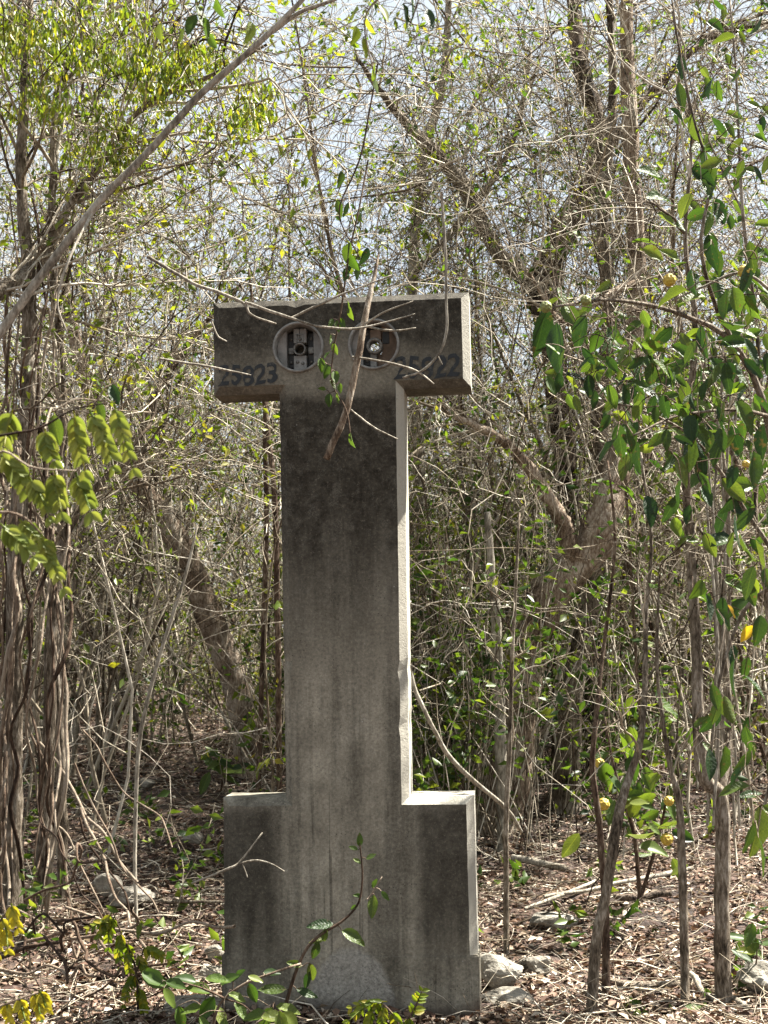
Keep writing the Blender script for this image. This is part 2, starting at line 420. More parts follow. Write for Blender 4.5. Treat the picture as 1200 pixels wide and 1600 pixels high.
        nt.links.new(tc.outputs['Object'], wv.inputs[6]); nt.links.new(nn.outputs['Color'], wv.inputs[7]); nt.links.new(wv.outputs[2], ck.inputs['Vector'])
        cm = mth(nt, 'MULTIPLY', mth(nt, 'SUBTRACT', 1.0, step(nt, ck.outputs['Distance'], .002, .009)), step(nt, noise(2.6, 3), .54, .6))
        col = mixc(nt, mth(nt, 'MULTIPLY', cm, .22), col, (.015, .013, .01))
        h = mth(nt, 'ADD', mth(nt, 'MULTIPLY', fine, .5), mth(nt, 'ADD', mth(nt, 'MULTIPLY', grain, .3), mth(nt, 'MULTIPLY', mth(nt, 'MULTIPLY', patch, fine), 1.5)))
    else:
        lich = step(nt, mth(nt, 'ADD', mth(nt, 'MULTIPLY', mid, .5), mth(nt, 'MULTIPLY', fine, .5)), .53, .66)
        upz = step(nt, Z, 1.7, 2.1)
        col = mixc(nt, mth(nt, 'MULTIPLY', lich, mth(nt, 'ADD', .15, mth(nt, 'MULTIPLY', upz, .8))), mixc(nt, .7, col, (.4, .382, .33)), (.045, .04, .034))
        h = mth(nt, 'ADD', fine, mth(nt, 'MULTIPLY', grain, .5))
    nt.links.new(col, b.inputs['Base Color'])
    b.inputs['Roughness'].default_value = .92; b.inputs['Specular IOR Level'].default_value = .2
    bump(nt, b, h, .75, .006)
    return m
M_CONC = make_concrete('weathered_concrete', True)
M_CONC2 = make_concrete('sun_side_concrete', False)  # paler copy for sun-facing sides; sunlight partly put into the colour

def plain(name, c1, c2, scale=40, rough=.6, metal=0.0, bs=.3):
    m, nt, b = new_mat(name)
    tc = N(nt, 'ShaderNodeTexCoord'); no = N(nt, 'ShaderNodeTexNoise', Scale=float(scale), Detail=6.0, Roughness=.65)
    nt.links.new(tc.outputs['Object'], no.inputs['Vector'])
    nt.links.new(ramp(nt, no.outputs[0], [(.35, c1), (.62, c2)]).outputs[0], b.inputs['Base Color'])
    b.inputs['Roughness'].default_value = rough; b.inputs['Metallic'].default_value = metal
    bump(nt, b, no.outputs[0], bs, .003)
    return m
M_RING = plain('aluminium_ring', (.10, .095, .085), (.24, .235, .22), 24, .7, .2)
M_PLATE = plain('grey_plate', (.13, .125, .115), (.24, .23, .215), 25, .7, .1)
M_BLACK = plain('slot_dark', (.008, .008, .008), (.022, .02, .018), 40, .6)  # the dark of the open slots put into a near-black colour
M_RUST = plain('brown_fibre_board', (.085, .058, .04), (.17, .12, .085), 22, .85)
M_BOLT = plain('tarnished_screw', (.05, .045, .04), (.2, .19, .17), 90, .5, .5)

def make_paint():
    m, nt, b = new_mat('worn_black_paint')
    tc = N(nt, 'ShaderNodeTexCoord'); no = N(nt, 'ShaderNodeTexNoise', Scale=55.0, Detail=7.0, Roughness=.7)
    nt.links.new(tc.outputs['Object'], no.inputs['Vector'])
    r = ramp(nt, no.outputs[0], [(.30, (.004, .006, .008)), (.55, (.008, .011, .014)), (.62, (.03, .03, .027)), (.74, (.12, .11, .092))])
    nt.links.new(r.outputs[0], b.inputs['Base Color']); b.inputs['Roughness'].default_value = .7
    return m
M_PAINT = make_paint()
M_FRUIT_Y = plain('yellow_fruit', (.30, .2, .02), (.5, .36, .05), 50, .6)
M_FRUIT_G = plain('green_fruit', (.10, .12, .03), (.2, .21, .06), 50, .6)

# ------------------------------------------------------------------ ground
def build_ground():
    xs = np.concatenate([-np.geomspace(400, 6, 14)[:-1], np.linspace(-6, 6, 97), np.geomspace(6, 400, 14)[1:]])
    ys = np.concatenate([-np.geomspace(200, 3, 10)[:-1], np.linspace(-3, 16, 140), np.geomspace(16, 700, 16)[1:]])
    X, Y = np.meshgrid(xs, ys, indexing='ij')
    Z = gz(X, Y) + np.where((abs(X) < 6) & (Y > 3) & (Y < 16), rng.normal(size=X.shape) * .012, 0)
    V = np.stack([X, Y, Z], -1).reshape(-1, 3)
    i = np.arange(len(V)).reshape(X.shape)
    q = np.stack([i[:-1, :-1], i[1:, :-1], i[1:, 1:], i[:-1, 1:]], -1).reshape(-1, 4)
    link('ground', make_mesh('ground', [(V, q, None, 0)], [M_SOIL]), kind='structure')
build_ground()

# ------------------------------------------------------------------ the concrete monument
MON = Vector((at(547, 1595, 4.6).x, 4.6, 0.0))
def build_monument():
    root = thing('concrete_monument', MON, 'weathered grey concrete T-shaped marker with two round empty meter sockets', 'marker')
    root.rotation_euler = (0, math.radians(-1.05), math.radians(-5.4))
    T, c = .20, .026
    HB, HS, HT = .732, 2.124, 2.458
    wb, ws0, ws1, wt = .428, .211, .219, .452
    out = [(-wb, -.15), (wb, -.15), (wb, HB), (ws0, HB), (ws1, HS), (wt, HS), (wt, HT), (-wt, HT), (-wt, HS), (-ws1, HS), (-ws0, HB), (-wb, HB)]
    n = len(out); inn = []
    for k in range(n):
        p, a, b = np.array(out[k]), np.array(out[k - 1]), np.array(out[(k + 1) % n])
        e1, e2 = norm(p - a), norm(b - p)
        n1, n2 = np.array([-e1[1], e1[0]]), np.array([-e2[1], e2[0]])
        inn.append(tuple(p + (n1 + n2) * c))
    inn[0] = (inn[0][0], -.15); inn[1] = (inn[1][0], -.15)
    O, I, kind = [], [], []
    r = np.random.default_rng(3)
    for k in range(n):
        o0, o1, i0, i1 = [np.array(v) for v in (out[k], out[(k + 1) % n], inn[k], inn[(k + 1) % n])]
        m = max(1, int(np.linalg.norm(o1 - o0) / .035))
        e = norm(o1 - o0); nn = np.array([-e[1], e[0]])
        for j in range(m):
            t = j / m; jt = 0 if j == 0 else 1
            chip = (r.uniform(.003, .010) if r.random() < .08 else 0) * jt
            O.append(o0 * (1 - t) + o1 * t + nn * jt * (abs(r.normal(0, .0005)) + chip * .4))
            I.append(i0 * (1 - t) + i1 * t + nn * jt * (r.normal(0, .0004) + chip))
            kind.append(k)
    n = len(O); O = np.array(O); I = np.array(I)
    def ring(P, y): return np.column_stack([P[:, 0], np.full(len(P), y), P[:, 1]])
    V = np.concatenate([ring(I, 0), ring(O, c), ring(O, T - c), ring(I, T)])
    bm = bmesh.new()
    vs = [bm.verts.new(v) for v in V]
    f = bm.faces.new([vs[i] for i in range(n)]); f.material_index = 0
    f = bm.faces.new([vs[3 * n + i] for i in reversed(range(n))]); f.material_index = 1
    for L in range(3):
        for i in range(n):
            j = (i + 1) % n
            f = bm.faces.new((vs[L * n + j], vs[L * n + i], vs[(L + 1) * n + i], vs[(L + 1) * n + j]))
            # algae colour on head, underside and left; sunlit right edges coloured paler
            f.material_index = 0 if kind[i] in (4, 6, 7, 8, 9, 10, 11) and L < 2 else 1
    bmesh.ops.recalc_face_normals(bm, faces=bm.faces)
    me = bpy.data.meshes.new('body'); bm.to_mesh(me); bm.free()
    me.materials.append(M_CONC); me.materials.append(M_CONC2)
    body = link('body', me, root)
    # meter openings, bored through the real slab
    sock = [(-.146, 2.281), (.119, 2.281)]
    RR = .086
    for x, z in sock:
        for rad, y0, y1 in ((RR, -.05, .085), (.05, .05, .3))[:1 if x < 0 else 2]:
            bmc = bmesh.new()
            bmesh.ops.create_cone(bmc, cap_ends=True, segments=48, radius1=rad, radius2=rad, depth=y1 - y0,
                                  matrix=Matrix.Translation((x, (y0 + y1) / 2, z)) @ Matrix.Rotation(math.pi / 2, 4, 'X'))
            mc = bpy.data.meshes.new('cut'); bmc.to_mesh(mc); bmc.free()
            mc.materials.append(M_CONC)
            co = bpy.data.objects.new('cut', mc); COL.objects.link(co); co.parent = root
            md = body.modifiers.new('b', 'BOOLEAN'); md.operation = 'DIFFERENCE'; md.object = co; md.solver = 'EXACT'
            bpy.context.view_layer.update()
            dg = bpy.context.evaluated_depsgraph_get()
            nm = bpy.data.meshes.new_from_object(body.evaluated_get(dg))
            body.modifiers.clear(); body.data = nm
            bpy.data.objects.remove(co)
    # plinth foot, flush blocks below the end of the chamfer
    def boxp(name, x0, x1, y0, y1, z0, z1, mat, parent=root, bev=.003, off=(0, 0, 0)):
        b = bmesh.new(); bmesh.ops.create_cube(b, size=1)
        for v in b.verts:
            v.co = Vector(((x0 + x1) / 2 + v.co.x * (x1 - x0), (y0 + y1) / 2 + v.co.y * (y1 - y0), (z0 + z1) / 2 + v.co.z * (z1 - z0))) - Vector(off)
        if bev: bmesh.ops.bevel(b, geom=b.edges[:], offset=bev, segments=2, affect='EDGES')
        me = bpy.data.meshes.new(name); b.to_mesh(me); b.free(); me.materials.append(mat)
        return link(name, me, parent)
    boxp('plinth', -.4315, .4315, -.003, T + .003, -.15, .215, M_CONC, bev=.004)
    for k, (x, z) in enumerate(sock):
        so = bpy.data.objects.new('meter_socket', None); COL.objects.link(so); so.parent = root
        so.location = (x, 0, z); so.empty_display_size = .05
        so['label'] = ('left meter socket with grey centre strip and black slots', 'right meter socket with brown board and daylight through its hole')[k]
        # rim and cup: lathe
        prof = [(RR + .004, .004), (RR + .004, -.006), (RR + .002, -.009), (RR - .003, -.009), (RR - .005, -.005), (RR - .006, .08)]
        seg = 56; V = []; q = []
        for (r_, y_) in prof:
            for s in range(seg):
                a = 2 * math.pi * s / seg; V.append((r_ * math.cos(a), y_, r_ * math.sin(a)))
        for L in range(len(prof) - 1):
            for s in range(seg):
                q.append((L * seg + s, L * seg + (s + 1) % seg, (L + 1) * seg + (s + 1) % seg, (L + 1) * seg + s))
        link('rim', make_mesh('rim', [(np.array(V), np.array(q), None, 0)], [M_RING]), so)
        def disc(name, clip, y, th, mat, hole=None):
            """a slab of the round cup floor between clip = x0, x1 (a chord-cut disc)"""
            x0, x1 = clip; R = RR - .0065; pts = []
            xx = np.linspace(max(x0, -R), min(x1, R), 14)
            upp = [(a, math.sqrt(max(0, R * R - a * a))) for a in xx]
            low = [(a, -math.sqrt(max(0, R * R - a * a))) for a in xx[::-1]]
            poly = upp + low; b = bmesh.new()
            vv = []
            for p in poly:
                if not vv or (Vector((p[0], y, p[1])) - vv[-1].co).length > 1e-5: vv.append(b.verts.new((p[0], y, p[1])))
            if (vv[0].co - vv[-1].co).length < 1e-5: b.verts.remove(vv.pop())
            fc = b.faces.new(vv)
            ex = bmesh.ops.extrude_face_region(b, geom=[fc])
            for v in [g for g in ex['geom'] if isinstance(g, bmesh.types.BMVert)]: v.co.y += th
            bmesh.ops.recalc_face_normals(b, faces=b.faces)
            me = bpy.data.meshes.new(name); b.to_mesh(me); b.free(); me.materials.append(mat)
            return link(name, me, so)
        def strip(name, x0, x1, y, th, z0, z1, mat, bev=.0015): return boxp(name, x0, x1, y, y + th, z0, z1, mat, so, bev)
        def tube(name, r0, r1, y0, y1, mat, zc=0, xc=0):
            V = []; q = []; pr = [(r1, y1), (r1, y0), (r0, y0), (r0, y1)]; seg = 32
            for (r_, y_) in pr:
                for s in range(seg):
                    a = 2 * math.pi * s / seg; V.append((xc + r_ * math.cos(a), y_, zc + r_ * math.sin(a)))
            for L in range(3):
                for s in range(seg): q.append((L * seg + s, L * seg + (s + 1) % seg, (L + 1) * seg + (s + 1) % seg, (L + 1) * seg + s))
            return link(name, make_mesh(name, [(np.array(V), np.array(q), None, 0)], [mat], False), so)
        def screw(xc, zc, y):
            V = []; t = []; seg = 10
            for r_, y_ in ((.0062, y), (.005, y - .004)):
                for s in range(seg):
                    a = 2 * math.pi * s / seg; V.append((xc + r_ * math.cos(a), y_, zc + r_ * math.sin(a)))
            V.append((xc, y - .0046, zc))
            q = [(s, (s + 1) % seg, seg + (s + 1) % seg, seg + s) for s in range(seg)]
            t = [(seg + s, seg + (s + 1) % seg, 2 * seg) for s in range(seg)]
            link('screw', make_mesh('screw', [(np.array(V), np.array(q), np.array(t), 0)], [M_BOLT], False), so)
        if k == 0:
            disc('side_panel', (-.08, -.046), .03, .05, M_PLATE)
            disc('side_panel', (.05, .08), .03, .05, M_PLATE)
            for sx in (-.034, .037):
                strip('slot_block', sx - .0115, sx + .0125, .062, .02, -.06, .062, M_BLACK)
                for zc in (-.042, .042): screw(sx, zc, .061)
                strip('terminal', sx - .009, sx + .009, .052, .009, -.012, .010, M_BOLT)
            tube('hole_collar', .0172, .0225, .026, .082, M_BOLT)
            strip('centre_strip', -.0215, -.0005, .034, .045, .0225, .074, M_PLATE)
            strip('centre_strip', .0015, .0235, .034, .045, .0225, .074, M_PLATE)
            strip('centre_strip', -.0215, .0235, .035, .045, -.074, -.0225, M_PLATE)
            strip('frame_bar', -.012, .014, .0295, .004, .050, .0535, M_BOLT, .0008)
            strip('frame_bar', -.012, .014, .0295, .004, .024, .0275, M_BOLT, .0008)
            strip('frame_bar', -.012, -.008, .0295, .004, .028, .0495, M_BOLT, .0008)
            strip('frame_bar', .010, .014, .0295, .004, .028, .0495, M_BOLT, .0008)
            screw(.002, .036, .034); screw(-.008, -.045, .035); screw(.010, -.05, .035)
        else:
            disc('side_panel', (-.08, -.042), .03, .05, M_PLATE)
            strip('slot_block', -.041, -.018, .060, .02, -.062, .064, M_BLACK)
            for zc in (-.045, .05): screw(-.03, zc, .059)
            strip('slot_block', .026, .05, .052, .026, .012, .056, M_BLACK)
            strip('fibre_tab', -.0165, .022, .038, .04, .0235, .06, M_RUST)
            strip('grey_tab', -.0165, .006, .040, .04, -.072, -.0235, M_PLATE)
            disc('fibre_board', (.0235, .08), .056, .024, M_RUST)
            strip('fibre_board', .007, .0230, .054, .026, -.07, -.024, M_RUST)
            tube('hole_collar', .0185, .0285, .022, .055, M_BOLT)
    # painted numbers, thin film on the face
    def number(txt, x, z, h, w, slant):
        cu = bpy.data.curves.new('n', 'FONT'); cu.body = txt; cu.size = 1; cu.offset = .019; cu.space_character = 1.04
        ob = bpy.data.objects.new('n', cu); COL.objects.link(ob)
        bpy.context.view_layer.update()
        me = bpy.data.meshes.new_from_object(ob.evaluated_get(bpy.context.evaluated_depsgraph_get()))
        bpy.data.objects.remove(ob)
        co = np.array([v.co for v in me.vertices]); lo, hi = co.min(0), co.max(0)
        for v in me.vertices:
            u, t = (v.co.x - lo[0]) / (hi[0] - lo[0]), (v.co.y - lo[1]) / (hi[1] - lo[1])
            wob = .003 * math.sin(u * 31 + t * 5) + .002 * math.sin(u * 67 - t * 9)
            v.co = (x + u * w + slant * t * h + wob, -.0022, z + t * h + .004 * math.sin(u * 9) + .02 * (u - .5) * h)
        me.materials.clear(); me.materials.append(M_PAINT)
        o = link('painted_number', me, root); o['label'] = 'black painted number ' + txt
    number('25823', -.430, 2.152, .074, .205, .05)
    number('25822', .186, 2.153, .080, .226, .10)
build_monument()

# ------------------------------------------------------------------ plants: generators
def crown_pieces(stems, n=(7, 6, 4), ln=(1.1, .5, .25), r=(.008, .0035, .002), lo=.3, ang=.8, wander=.28, trop=(.02, .0, .0),
                 leaf=0, leaf_len=(.03, .06), leaf_w=.5, ti=0, li=1, keep=1.0, droop=-.5, detail=0):
    """stems: list of (P, R). Three orders of twigs and, on the last, leaves."""
    out = []; tw = None
    for P, R in stems:
        m = max(1, int(n[0] * rng.uniform(.8, 1.2)))
        pos, d, idx, t = spawn(P[None], m, lo, 1, ang)
        d = norm(d + np.array([0, 0, .25]))
        L = ln[0] * rng.uniform(.5, 1.25, len(pos)) * (1.15 - .5 * t)
        rr = np.minimum(r[0] * rng.uniform(.7, 1.3, len(pos)), np.interp(t, np.linspace(0, 1, len(R)), R) * .8)
        A = walk(pos, d, L, 9, wander * .75, trop)
        out.append(tubes(A, taper(len(A), 9, rr, r[1] * .8), 5, ti))
        tw = A if tw is None else np.concatenate([tw, A])
    pos, d, idx, t = spawn(tw, n[1], .2, 1, .75)
    L = ln[1] * rng.uniform(.4, 1.3, len(pos))
    B = walk(pos, d, L, 6, wander, np.array(trop) * .5)
    out.append(tubes(B, taper(len(B), 6, r[1], r[2]), 3, ti))
    pos, d, idx, t = spawn(B, n[2], .15, 1, .7)
    L = ln[2] * rng.uniform(.4, 1.4, len(pos))
    C = walk(pos, d, L, 4, wander, (0, 0, 0))
    out.append(tubes(C, taper(len(C), 4, r[2] * .9, r[2] * .4), 3, ti))
    if leaf:
        k = rng.random(len(C)) < keep
        src = C[k]
        pos, d, idx, t = spawn(src, leaf, .3, 1, .9)
        d = norm(d + np.array([0, 0, droop]))
        LL = rng.uniform(*leaf_len, len(pos))
        out.append(leaves(pos, d, LL, LL * leaf_w, li, detail))
    return out

def trunk_part(parent, P, R, mat, name='trunk', sides=12, rough=.10):
    return part(name, [tubes(P[None], R[None], sides, 0, rough, cap=True)], [mat], parent)

def tree(name, label, stems, bark, leafm=None, crown=None, cat='tree', group=None, dens=22, names=None, sides=14, jit=.25, rough=.1, barks=None):
    """stems: lists of (px, py, depth, width px) traced from the photograph; first is the main trunk"""
    SP = [traced(s, dens, jit) for s in stems]
    b = SP[0][0][0].copy()
    g = float(gz(b[0], b[1]))
    root = thing(name, (b[0], b[1], g), label, cat, group)
    for k, (P, R) in enumerate(SP):
        if k == 0 or (names and names[k] == 'trunk'):
            P[0, 2] = min(P[0, 2], float(gz(P[0, 0], P[0, 1])) - .05)
        trunk_part(root, P, R, barks[k] if barks else bark, (names[k] if names else ('trunk' if k == 0 else 'limb')), sides, rough)
    if crown is not None:
        cr = dict(crown); part('crown', crown_pieces(SP, **cr), [M_TWIG, leafm or M_LEAF_MIX], root, kind='stuff')
    return root, SP

# leaf blades that can be told apart: a few shared meshes, unit length along +Y
def leaf_proto(name, w, curl, fold, tip, mat, seed):
    r = np.random.default_rng(seed); ts = [0, .1, .28, .5, .72, .9, 1.0]
    def prof(t): return w * (math.sin(math.pi * min(1, t ** .8)) ** .75) * (1 if t < .6 else 1 - tip * (t - .6)) if 0 < t < 1 else 0
    V = []; q = []; t3 = []
    rows = []
    for k, t in enumerate(ts):
        z = -curl * t * t; p = prof(t)
        if p == 0:
            rows.append([len(V)]); V.append((0, t, z))
        else:
            rows.append([len(V), len(V) + 1, len(V) + 2, len(V) + 3, len(V) + 4])
            wv = .02 * r.normal()
            V += [(-p, t + .02, z + fold * p + wv), (-p * .5, t, z + fold * p * .35), (0, t - .01, z), (p * .5, t, z + fold * p * .35), (p, t + .02, z + fold * p - wv)]
    for a, b in zip(rows[:-1], rows[1:]):
        for i in range(4):
            if len(a) == 1: t3.append((a[0], b[i + 1], b[i]))
            elif len(b) == 1: t3.append((a[i], a[i + 1], b[0]))
            else: q.append((a[i], a[i + 1], b[i + 1], b[i]))
    return make_mesh(name, [(np.array(V), np.array(q), np.array(t3), 0)], [mat])

def leaf_set(name, mat, w=.24):
    return [leaf_proto(name, w * k, c, f, .5, mat, i) for i, (k, c, f) in enumerate([(1, .12, .35), (1.12, .25, .5), (.88, .02, .25), (1.05, -.08, .6)])]
LS_BIG = leaf_set('leaf', M_LEAF_BIG, .215)
LS_LIT = leaf_set('leaf', M_LEAF_LIT)
LS_SMALL = leaf_set('leaf', M_LEAF, .27)
LS_YEL = leaf_set('leaf', M_LEAF_YEL, .26)
LS_FROND = leaf_set('leaf', M_FROND, .27)
LS_BLOOM = leaf_set('leaf', M_BLOOM, .27)
LS_GOLD = leaf_set('leaf', M_LEAF_GOLD, .25)

STEMS, BASES = {}, {}
def place_leaf(parent, protos, pos, d, length, facing=None, name='leaf'):
    d = Vector(d).normalized()
    nrm = Vector(facing) if facing is not None else Vector((random.gauss(0, .6), random.gauss(-.6, .5), random.gauss(.5, .5)))
    z = (nrm - d * nrm.dot(d))
    if z.length < 1e-3: z = Vector((0, -1, .2)) - d * Vector((0, -1, .2)).dot(d)
    z.normalize(); x = d.cross(z)
    M = Matrix((x, d, z)).transposed() * 1.0
    o = bpy.data.objects.new(name, random.choice(protos)); COL.objects.link(o)
    o.parent = parent
    if name == 'leaf': BASES.setdefault(parent.name, []).append(np.array(pos))
    o.matrix_local = Matrix.Translation(Vector(pos) - parent.location) @ (M * length).to_4x4()
    return o

def leaf_px(parent, protos, px, py, Y, length, ang, facing=None, base=None, tilt=None):
    """leaf whose middle shows at (px, py); ang 0 = pointing right, 90 = hanging down, in the picture"""
    L = length * px_m(Y); a = math.radians(ang)
    d = Vector((math.cos(a), random.uniform(-.35, .25) if tilt is None else tilt, -math.sin(a))).normalized()
    mid = at(px, py, Y)
    return place_leaf(parent, protos, mid - d * L / 2, d, L, facing)

def stem_part(parent, pts, mat, n=14, name='stem', sides=6, jit=.2):
    P, R = traced(pts, n, jit)
    part(name, [tubes(P[None], R[None], sides, 0, .05, cap=True)], [mat], parent)
    STEMS.setdefault(parent.name, []).append(P)
    return P, R

# ------------------------------------------------------------------ the thicket as a mass, far to near
def px_of(x, y): return 600 + F_PX * x / y

def thicket():
    n = 3000
    Y = rng.uniform(0, 1, n) ** .8 * 19 + 6.4
    pxs = rng.uniform(-160, 1360, n)
    ok = ~((Y < 8.2) & (pxs > 730) & (pxs < 1000)) & ~((Y < 9.2) & (pxs > 190) & (pxs < 410)) & (rng.random(n) < .75) & ~((Y < 8.5) & (pxs > 1225))
    Y, pxs = Y[ok], pxs[ok]; n = len(Y)
    X = (pxs - 600) / F_PX * Y
    # how high stems reach in the picture: a gap of sky above the middle left
    gap = np.exp(-((pxs - 500) / 240.0) ** 2)
    ytop = rng.uniform(0, 1, n) ** .8 * 850 + 40 + gap * 330
    ztop = CAM_Z + Y * (1000 - ytop) / F_PX
    H = np.clip(ztop - gz(X, Y), .5, np.where(Y > 11, 4.4, 5.0))
    base = np.stack([X, Y, gz(X, Y) - .03], -1)
    d = np.stack([rng.normal(0, .28, n), rng.normal(0, .28, n), np.ones(n)], -1)
    A = walk(base, d, H * 1.1, 10, .13, (0, 0, .03))
    r0 = .004 + .0028 * H * rng.uniform(.4, 1.3, n)
    pc = [tubes(A, taper(n, 10, r0, .002), 4, 0)]
    pos, dd, idx, t = spawn(A, 7, .12, 1, .75)
    B = walk(pos, dd, H[idx] * rng.uniform(.12, .42, len(idx)), 6, .3, (0, 0, -.01))
    pc.append(tubes(B, taper(len(B), 6, np.minimum(.0045, r0[idx] * .6), .0016), 3, 0))
    pos, dd, idx2, t = spawn(B, 3, .15, 1, .7)
    # long wandering strands of dry climber between the stems
    m = 2600
    Yw = rng.uniform(0, 1, m) ** 1.2 * 9 + 6.0; pw = rng.uniform(-100, 1300, m)
    gp = np.exp(-((pw - 500) / 220.0) ** 2)
    yw = rng.uniform(0, 1, m) * 1150 + gp * 330 * (rng.random(m) < .7)
    Wp = np.stack([(pw - 600) / F_PX * Yw, Yw, CAM_Z + Yw * (1000 - yw) / F_PX], -1)
    Wp[:, 2] = np.maximum(Wp[:, 2], gz(Wp[:, 0], Wp[:, 1]) + .1)
    hide = ((Yw < 9) & (pw > 170) & (pw < 420) & (yw > 650)) | ((Yw < 8) & (pw > 740) & (pw < 1000) & (yw > 700))
    keep = ~hide | (rng.random(m) < .3); Wp = Wp[keep]; m = len(Wp)
    Ws = walk(Wp, rng.normal(size=(m, 3)) * np.array([1, .6, 1]), rng.uniform(.5, 2.2, m), 14, .3, (0, 0, -.03))
    Ws[:, :, 2] = np.maximum(Ws[:, :, 2], gz(Ws[:, :, 0], Ws[:, :, 1]) + .03)
    pc.append(tubes(Ws, taper(m, 14, rng.uniform(.0015, .004, m), .0012), 3, 0))
    C = walk(pos, dd, rng.uniform(.12, .55, len(pos)), 4, .34, (0, 0, -.02))
    pc.append(tubes(C, taper(len(C), 4, .0024, .001), 3, 0))
    # overhanging canopy: arching branches with fine twigs
    m2 = 400
    Yc = rng.uniform(7.2, 12, m2); pcx = rng.uniform(-120, 1320, m2); yc = rng.uniform(-140, 330, m2)
    okc = rng.random(m2) > .7 * np.exp(-((pcx - 470) / 190.0) ** 2); Yc, pcx, yc = Yc[okc], pcx[okc], yc[okc]; m2 = len(Yc)
    Cp = np.stack([(pcx - 600) / F_PX * Yc, Yc, CAM_Z + Yc * (1000 - yc) / F_PX], -1)
    Ca = walk(Cp, np.stack([rng.normal(0, 1, m2), rng.normal(0, .6, m2), rng.normal(-.3, .6, m2)], -1), rng.uniform(.6, 2.0, m2), 9, .22, (0, 0, -.03))
    pc.append(tubes(Ca, taper(m2, 9, rng.uniform(.003, .009, m2), .0018), 4, 0))
    p3, d3, i3, t3 = spawn(Ca, 7, .1, 1, .75)
    Cb = walk(p3, d3, rng.uniform(.15, .6, len(p3)), 5, .3, (0, 0, -.02))
    pc.append(tubes(Cb, taper(len(Cb), 5, .003, .0012), 3, 0))
    p4, d4, i4, t4 = spawn(Cb, 2, .2, 1, .8)
    Cc = walk(p4, d4, rng.uniform(.08, .3, len(p4)), 4, .3, (0, 0, -.02))
    pc.append(tubes(Cc, taper(len(Cc), 4, .0018, .0009), 3, 0))
    lfy = (rng.random(m2) < .42)[i3[i4]]
    canopy_tips = Cc[lfy]; canopy_px = pcx[i3[i4]][lfy]
    link('thicket_brush', make_mesh('thicket_brush', pc, [M_TWIG]), kind='stuff', label='tangle of bare grey twigs filling the background', cat='brush')
    # leaves: only some stems carry them
    st = idx[idx2]; px = pxs[st]
    leafy = (rng.random(n) < .58)[st] & (rng.random(len(C)) < .85)
    pos, dd, k, t = spawn(C[leafy], 4, .2, 1, 1.0)
    px = px[leafy][k]
    p5, d5, k5, t5 = spawn(canopy_tips, 4, .2, 1, 1.0)
    pos = np.concatenate([pos, p5]); dd = np.concatenate([dd, d5]); px = np.concatenate([px, canopy_px[k5]])
    LL = rng.uniform(.025, .07, len(pos))
    lv = lambda s, m: leaves(pos[s], norm(dd[s] + np.array([0, 0, -.6])), LL[s], LL[s] * .48, m)
    yel = rng.random(len(pos)) < np.where(px < 500, .75, .35)
    link('thicket_leaves', make_mesh('thicket_leaves', [lv(yel, 0), lv(~yel, 1)], [M_LEAF_YEL, M_LEAF_MIX]), kind='stuff',
         label='small sparse green and yellow leaves scattered through the thicket', cat='foliage')
    # undergrowth: low leafy sprigs at the feet of the stems
    n = 560
    Y = rng.uniform(6.6, 15, n); pxs = np.where(rng.random(n) < .55, rng.normal(760, 150, n), rng.uniform(-50, 1250, n)); X = (pxs - 600) / F_PX * Y
    ok = ~((Y < 7.7) & (pxs > 735) & (pxs < 935)) & ~((Y < 9) & (pxs > 190) & (pxs < 420)); X, Y = X[ok], Y[ok]; n = len(X)
    base = np.stack([X, Y, gz(X, Y)], -1)
    A = walk(base, np.stack([rng.normal(0, .35, n), rng.normal(0, .35, n), np.ones(n)], -1), rng.uniform(.25, 1.5, n), 7, .2, (0, 0, 0))
    n3 = 260; Y3 = rng.uniform(6.6, 11, n3); X3 = (rng.normal(770, 95, n3) - 600) / F_PX * Y3
    A3 = walk(np.stack([X3, Y3, gz(X3, Y3)], -1), np.stack([rng.normal(0, .25, n3), rng.normal(0, .25, n3), np.ones(n3)], -1), rng.uniform(1.2, 2.7, n3), 7, .16, (0, 0, 0))
    n4 = 50; Y4 = rng.uniform(4.9, 8, n4); X4 = rng.uniform(-.31, .31, n4) * Y4
    A4 = walk(np.stack([X4, Y4, gz(X4, Y4)], -1), np.stack([rng.normal(0, .4, n4), rng.normal(0, .4, n4), np.ones(n4)], -1), rng.uniform(.08, .55, n4), 7, .2, (0, 0, 0))
    A = np.concatenate([A, A3, A4]); n = len(A)
    pc = [tubes(A, taper(n, 7, .004, .0015), 3, 0)]
    pos, dd, k, t = spawn(A, 18, .25, 1, 1.0)
    pos = pos + rng.normal(0, .03, pos.shape)
    LL = rng.uniform(.035, .08, len(pos))
    pc.append(leaves(pos, norm(dd + np.array([0, 0, -.4])), LL, LL * .5, 1))
    link('undergrowth', make_mesh('undergrowth', pc, [M_TWIG, M_LEAF]), kind='stuff', label='low leafy green sprigs growing under the thicket', cat='undergrowth')
thicket()

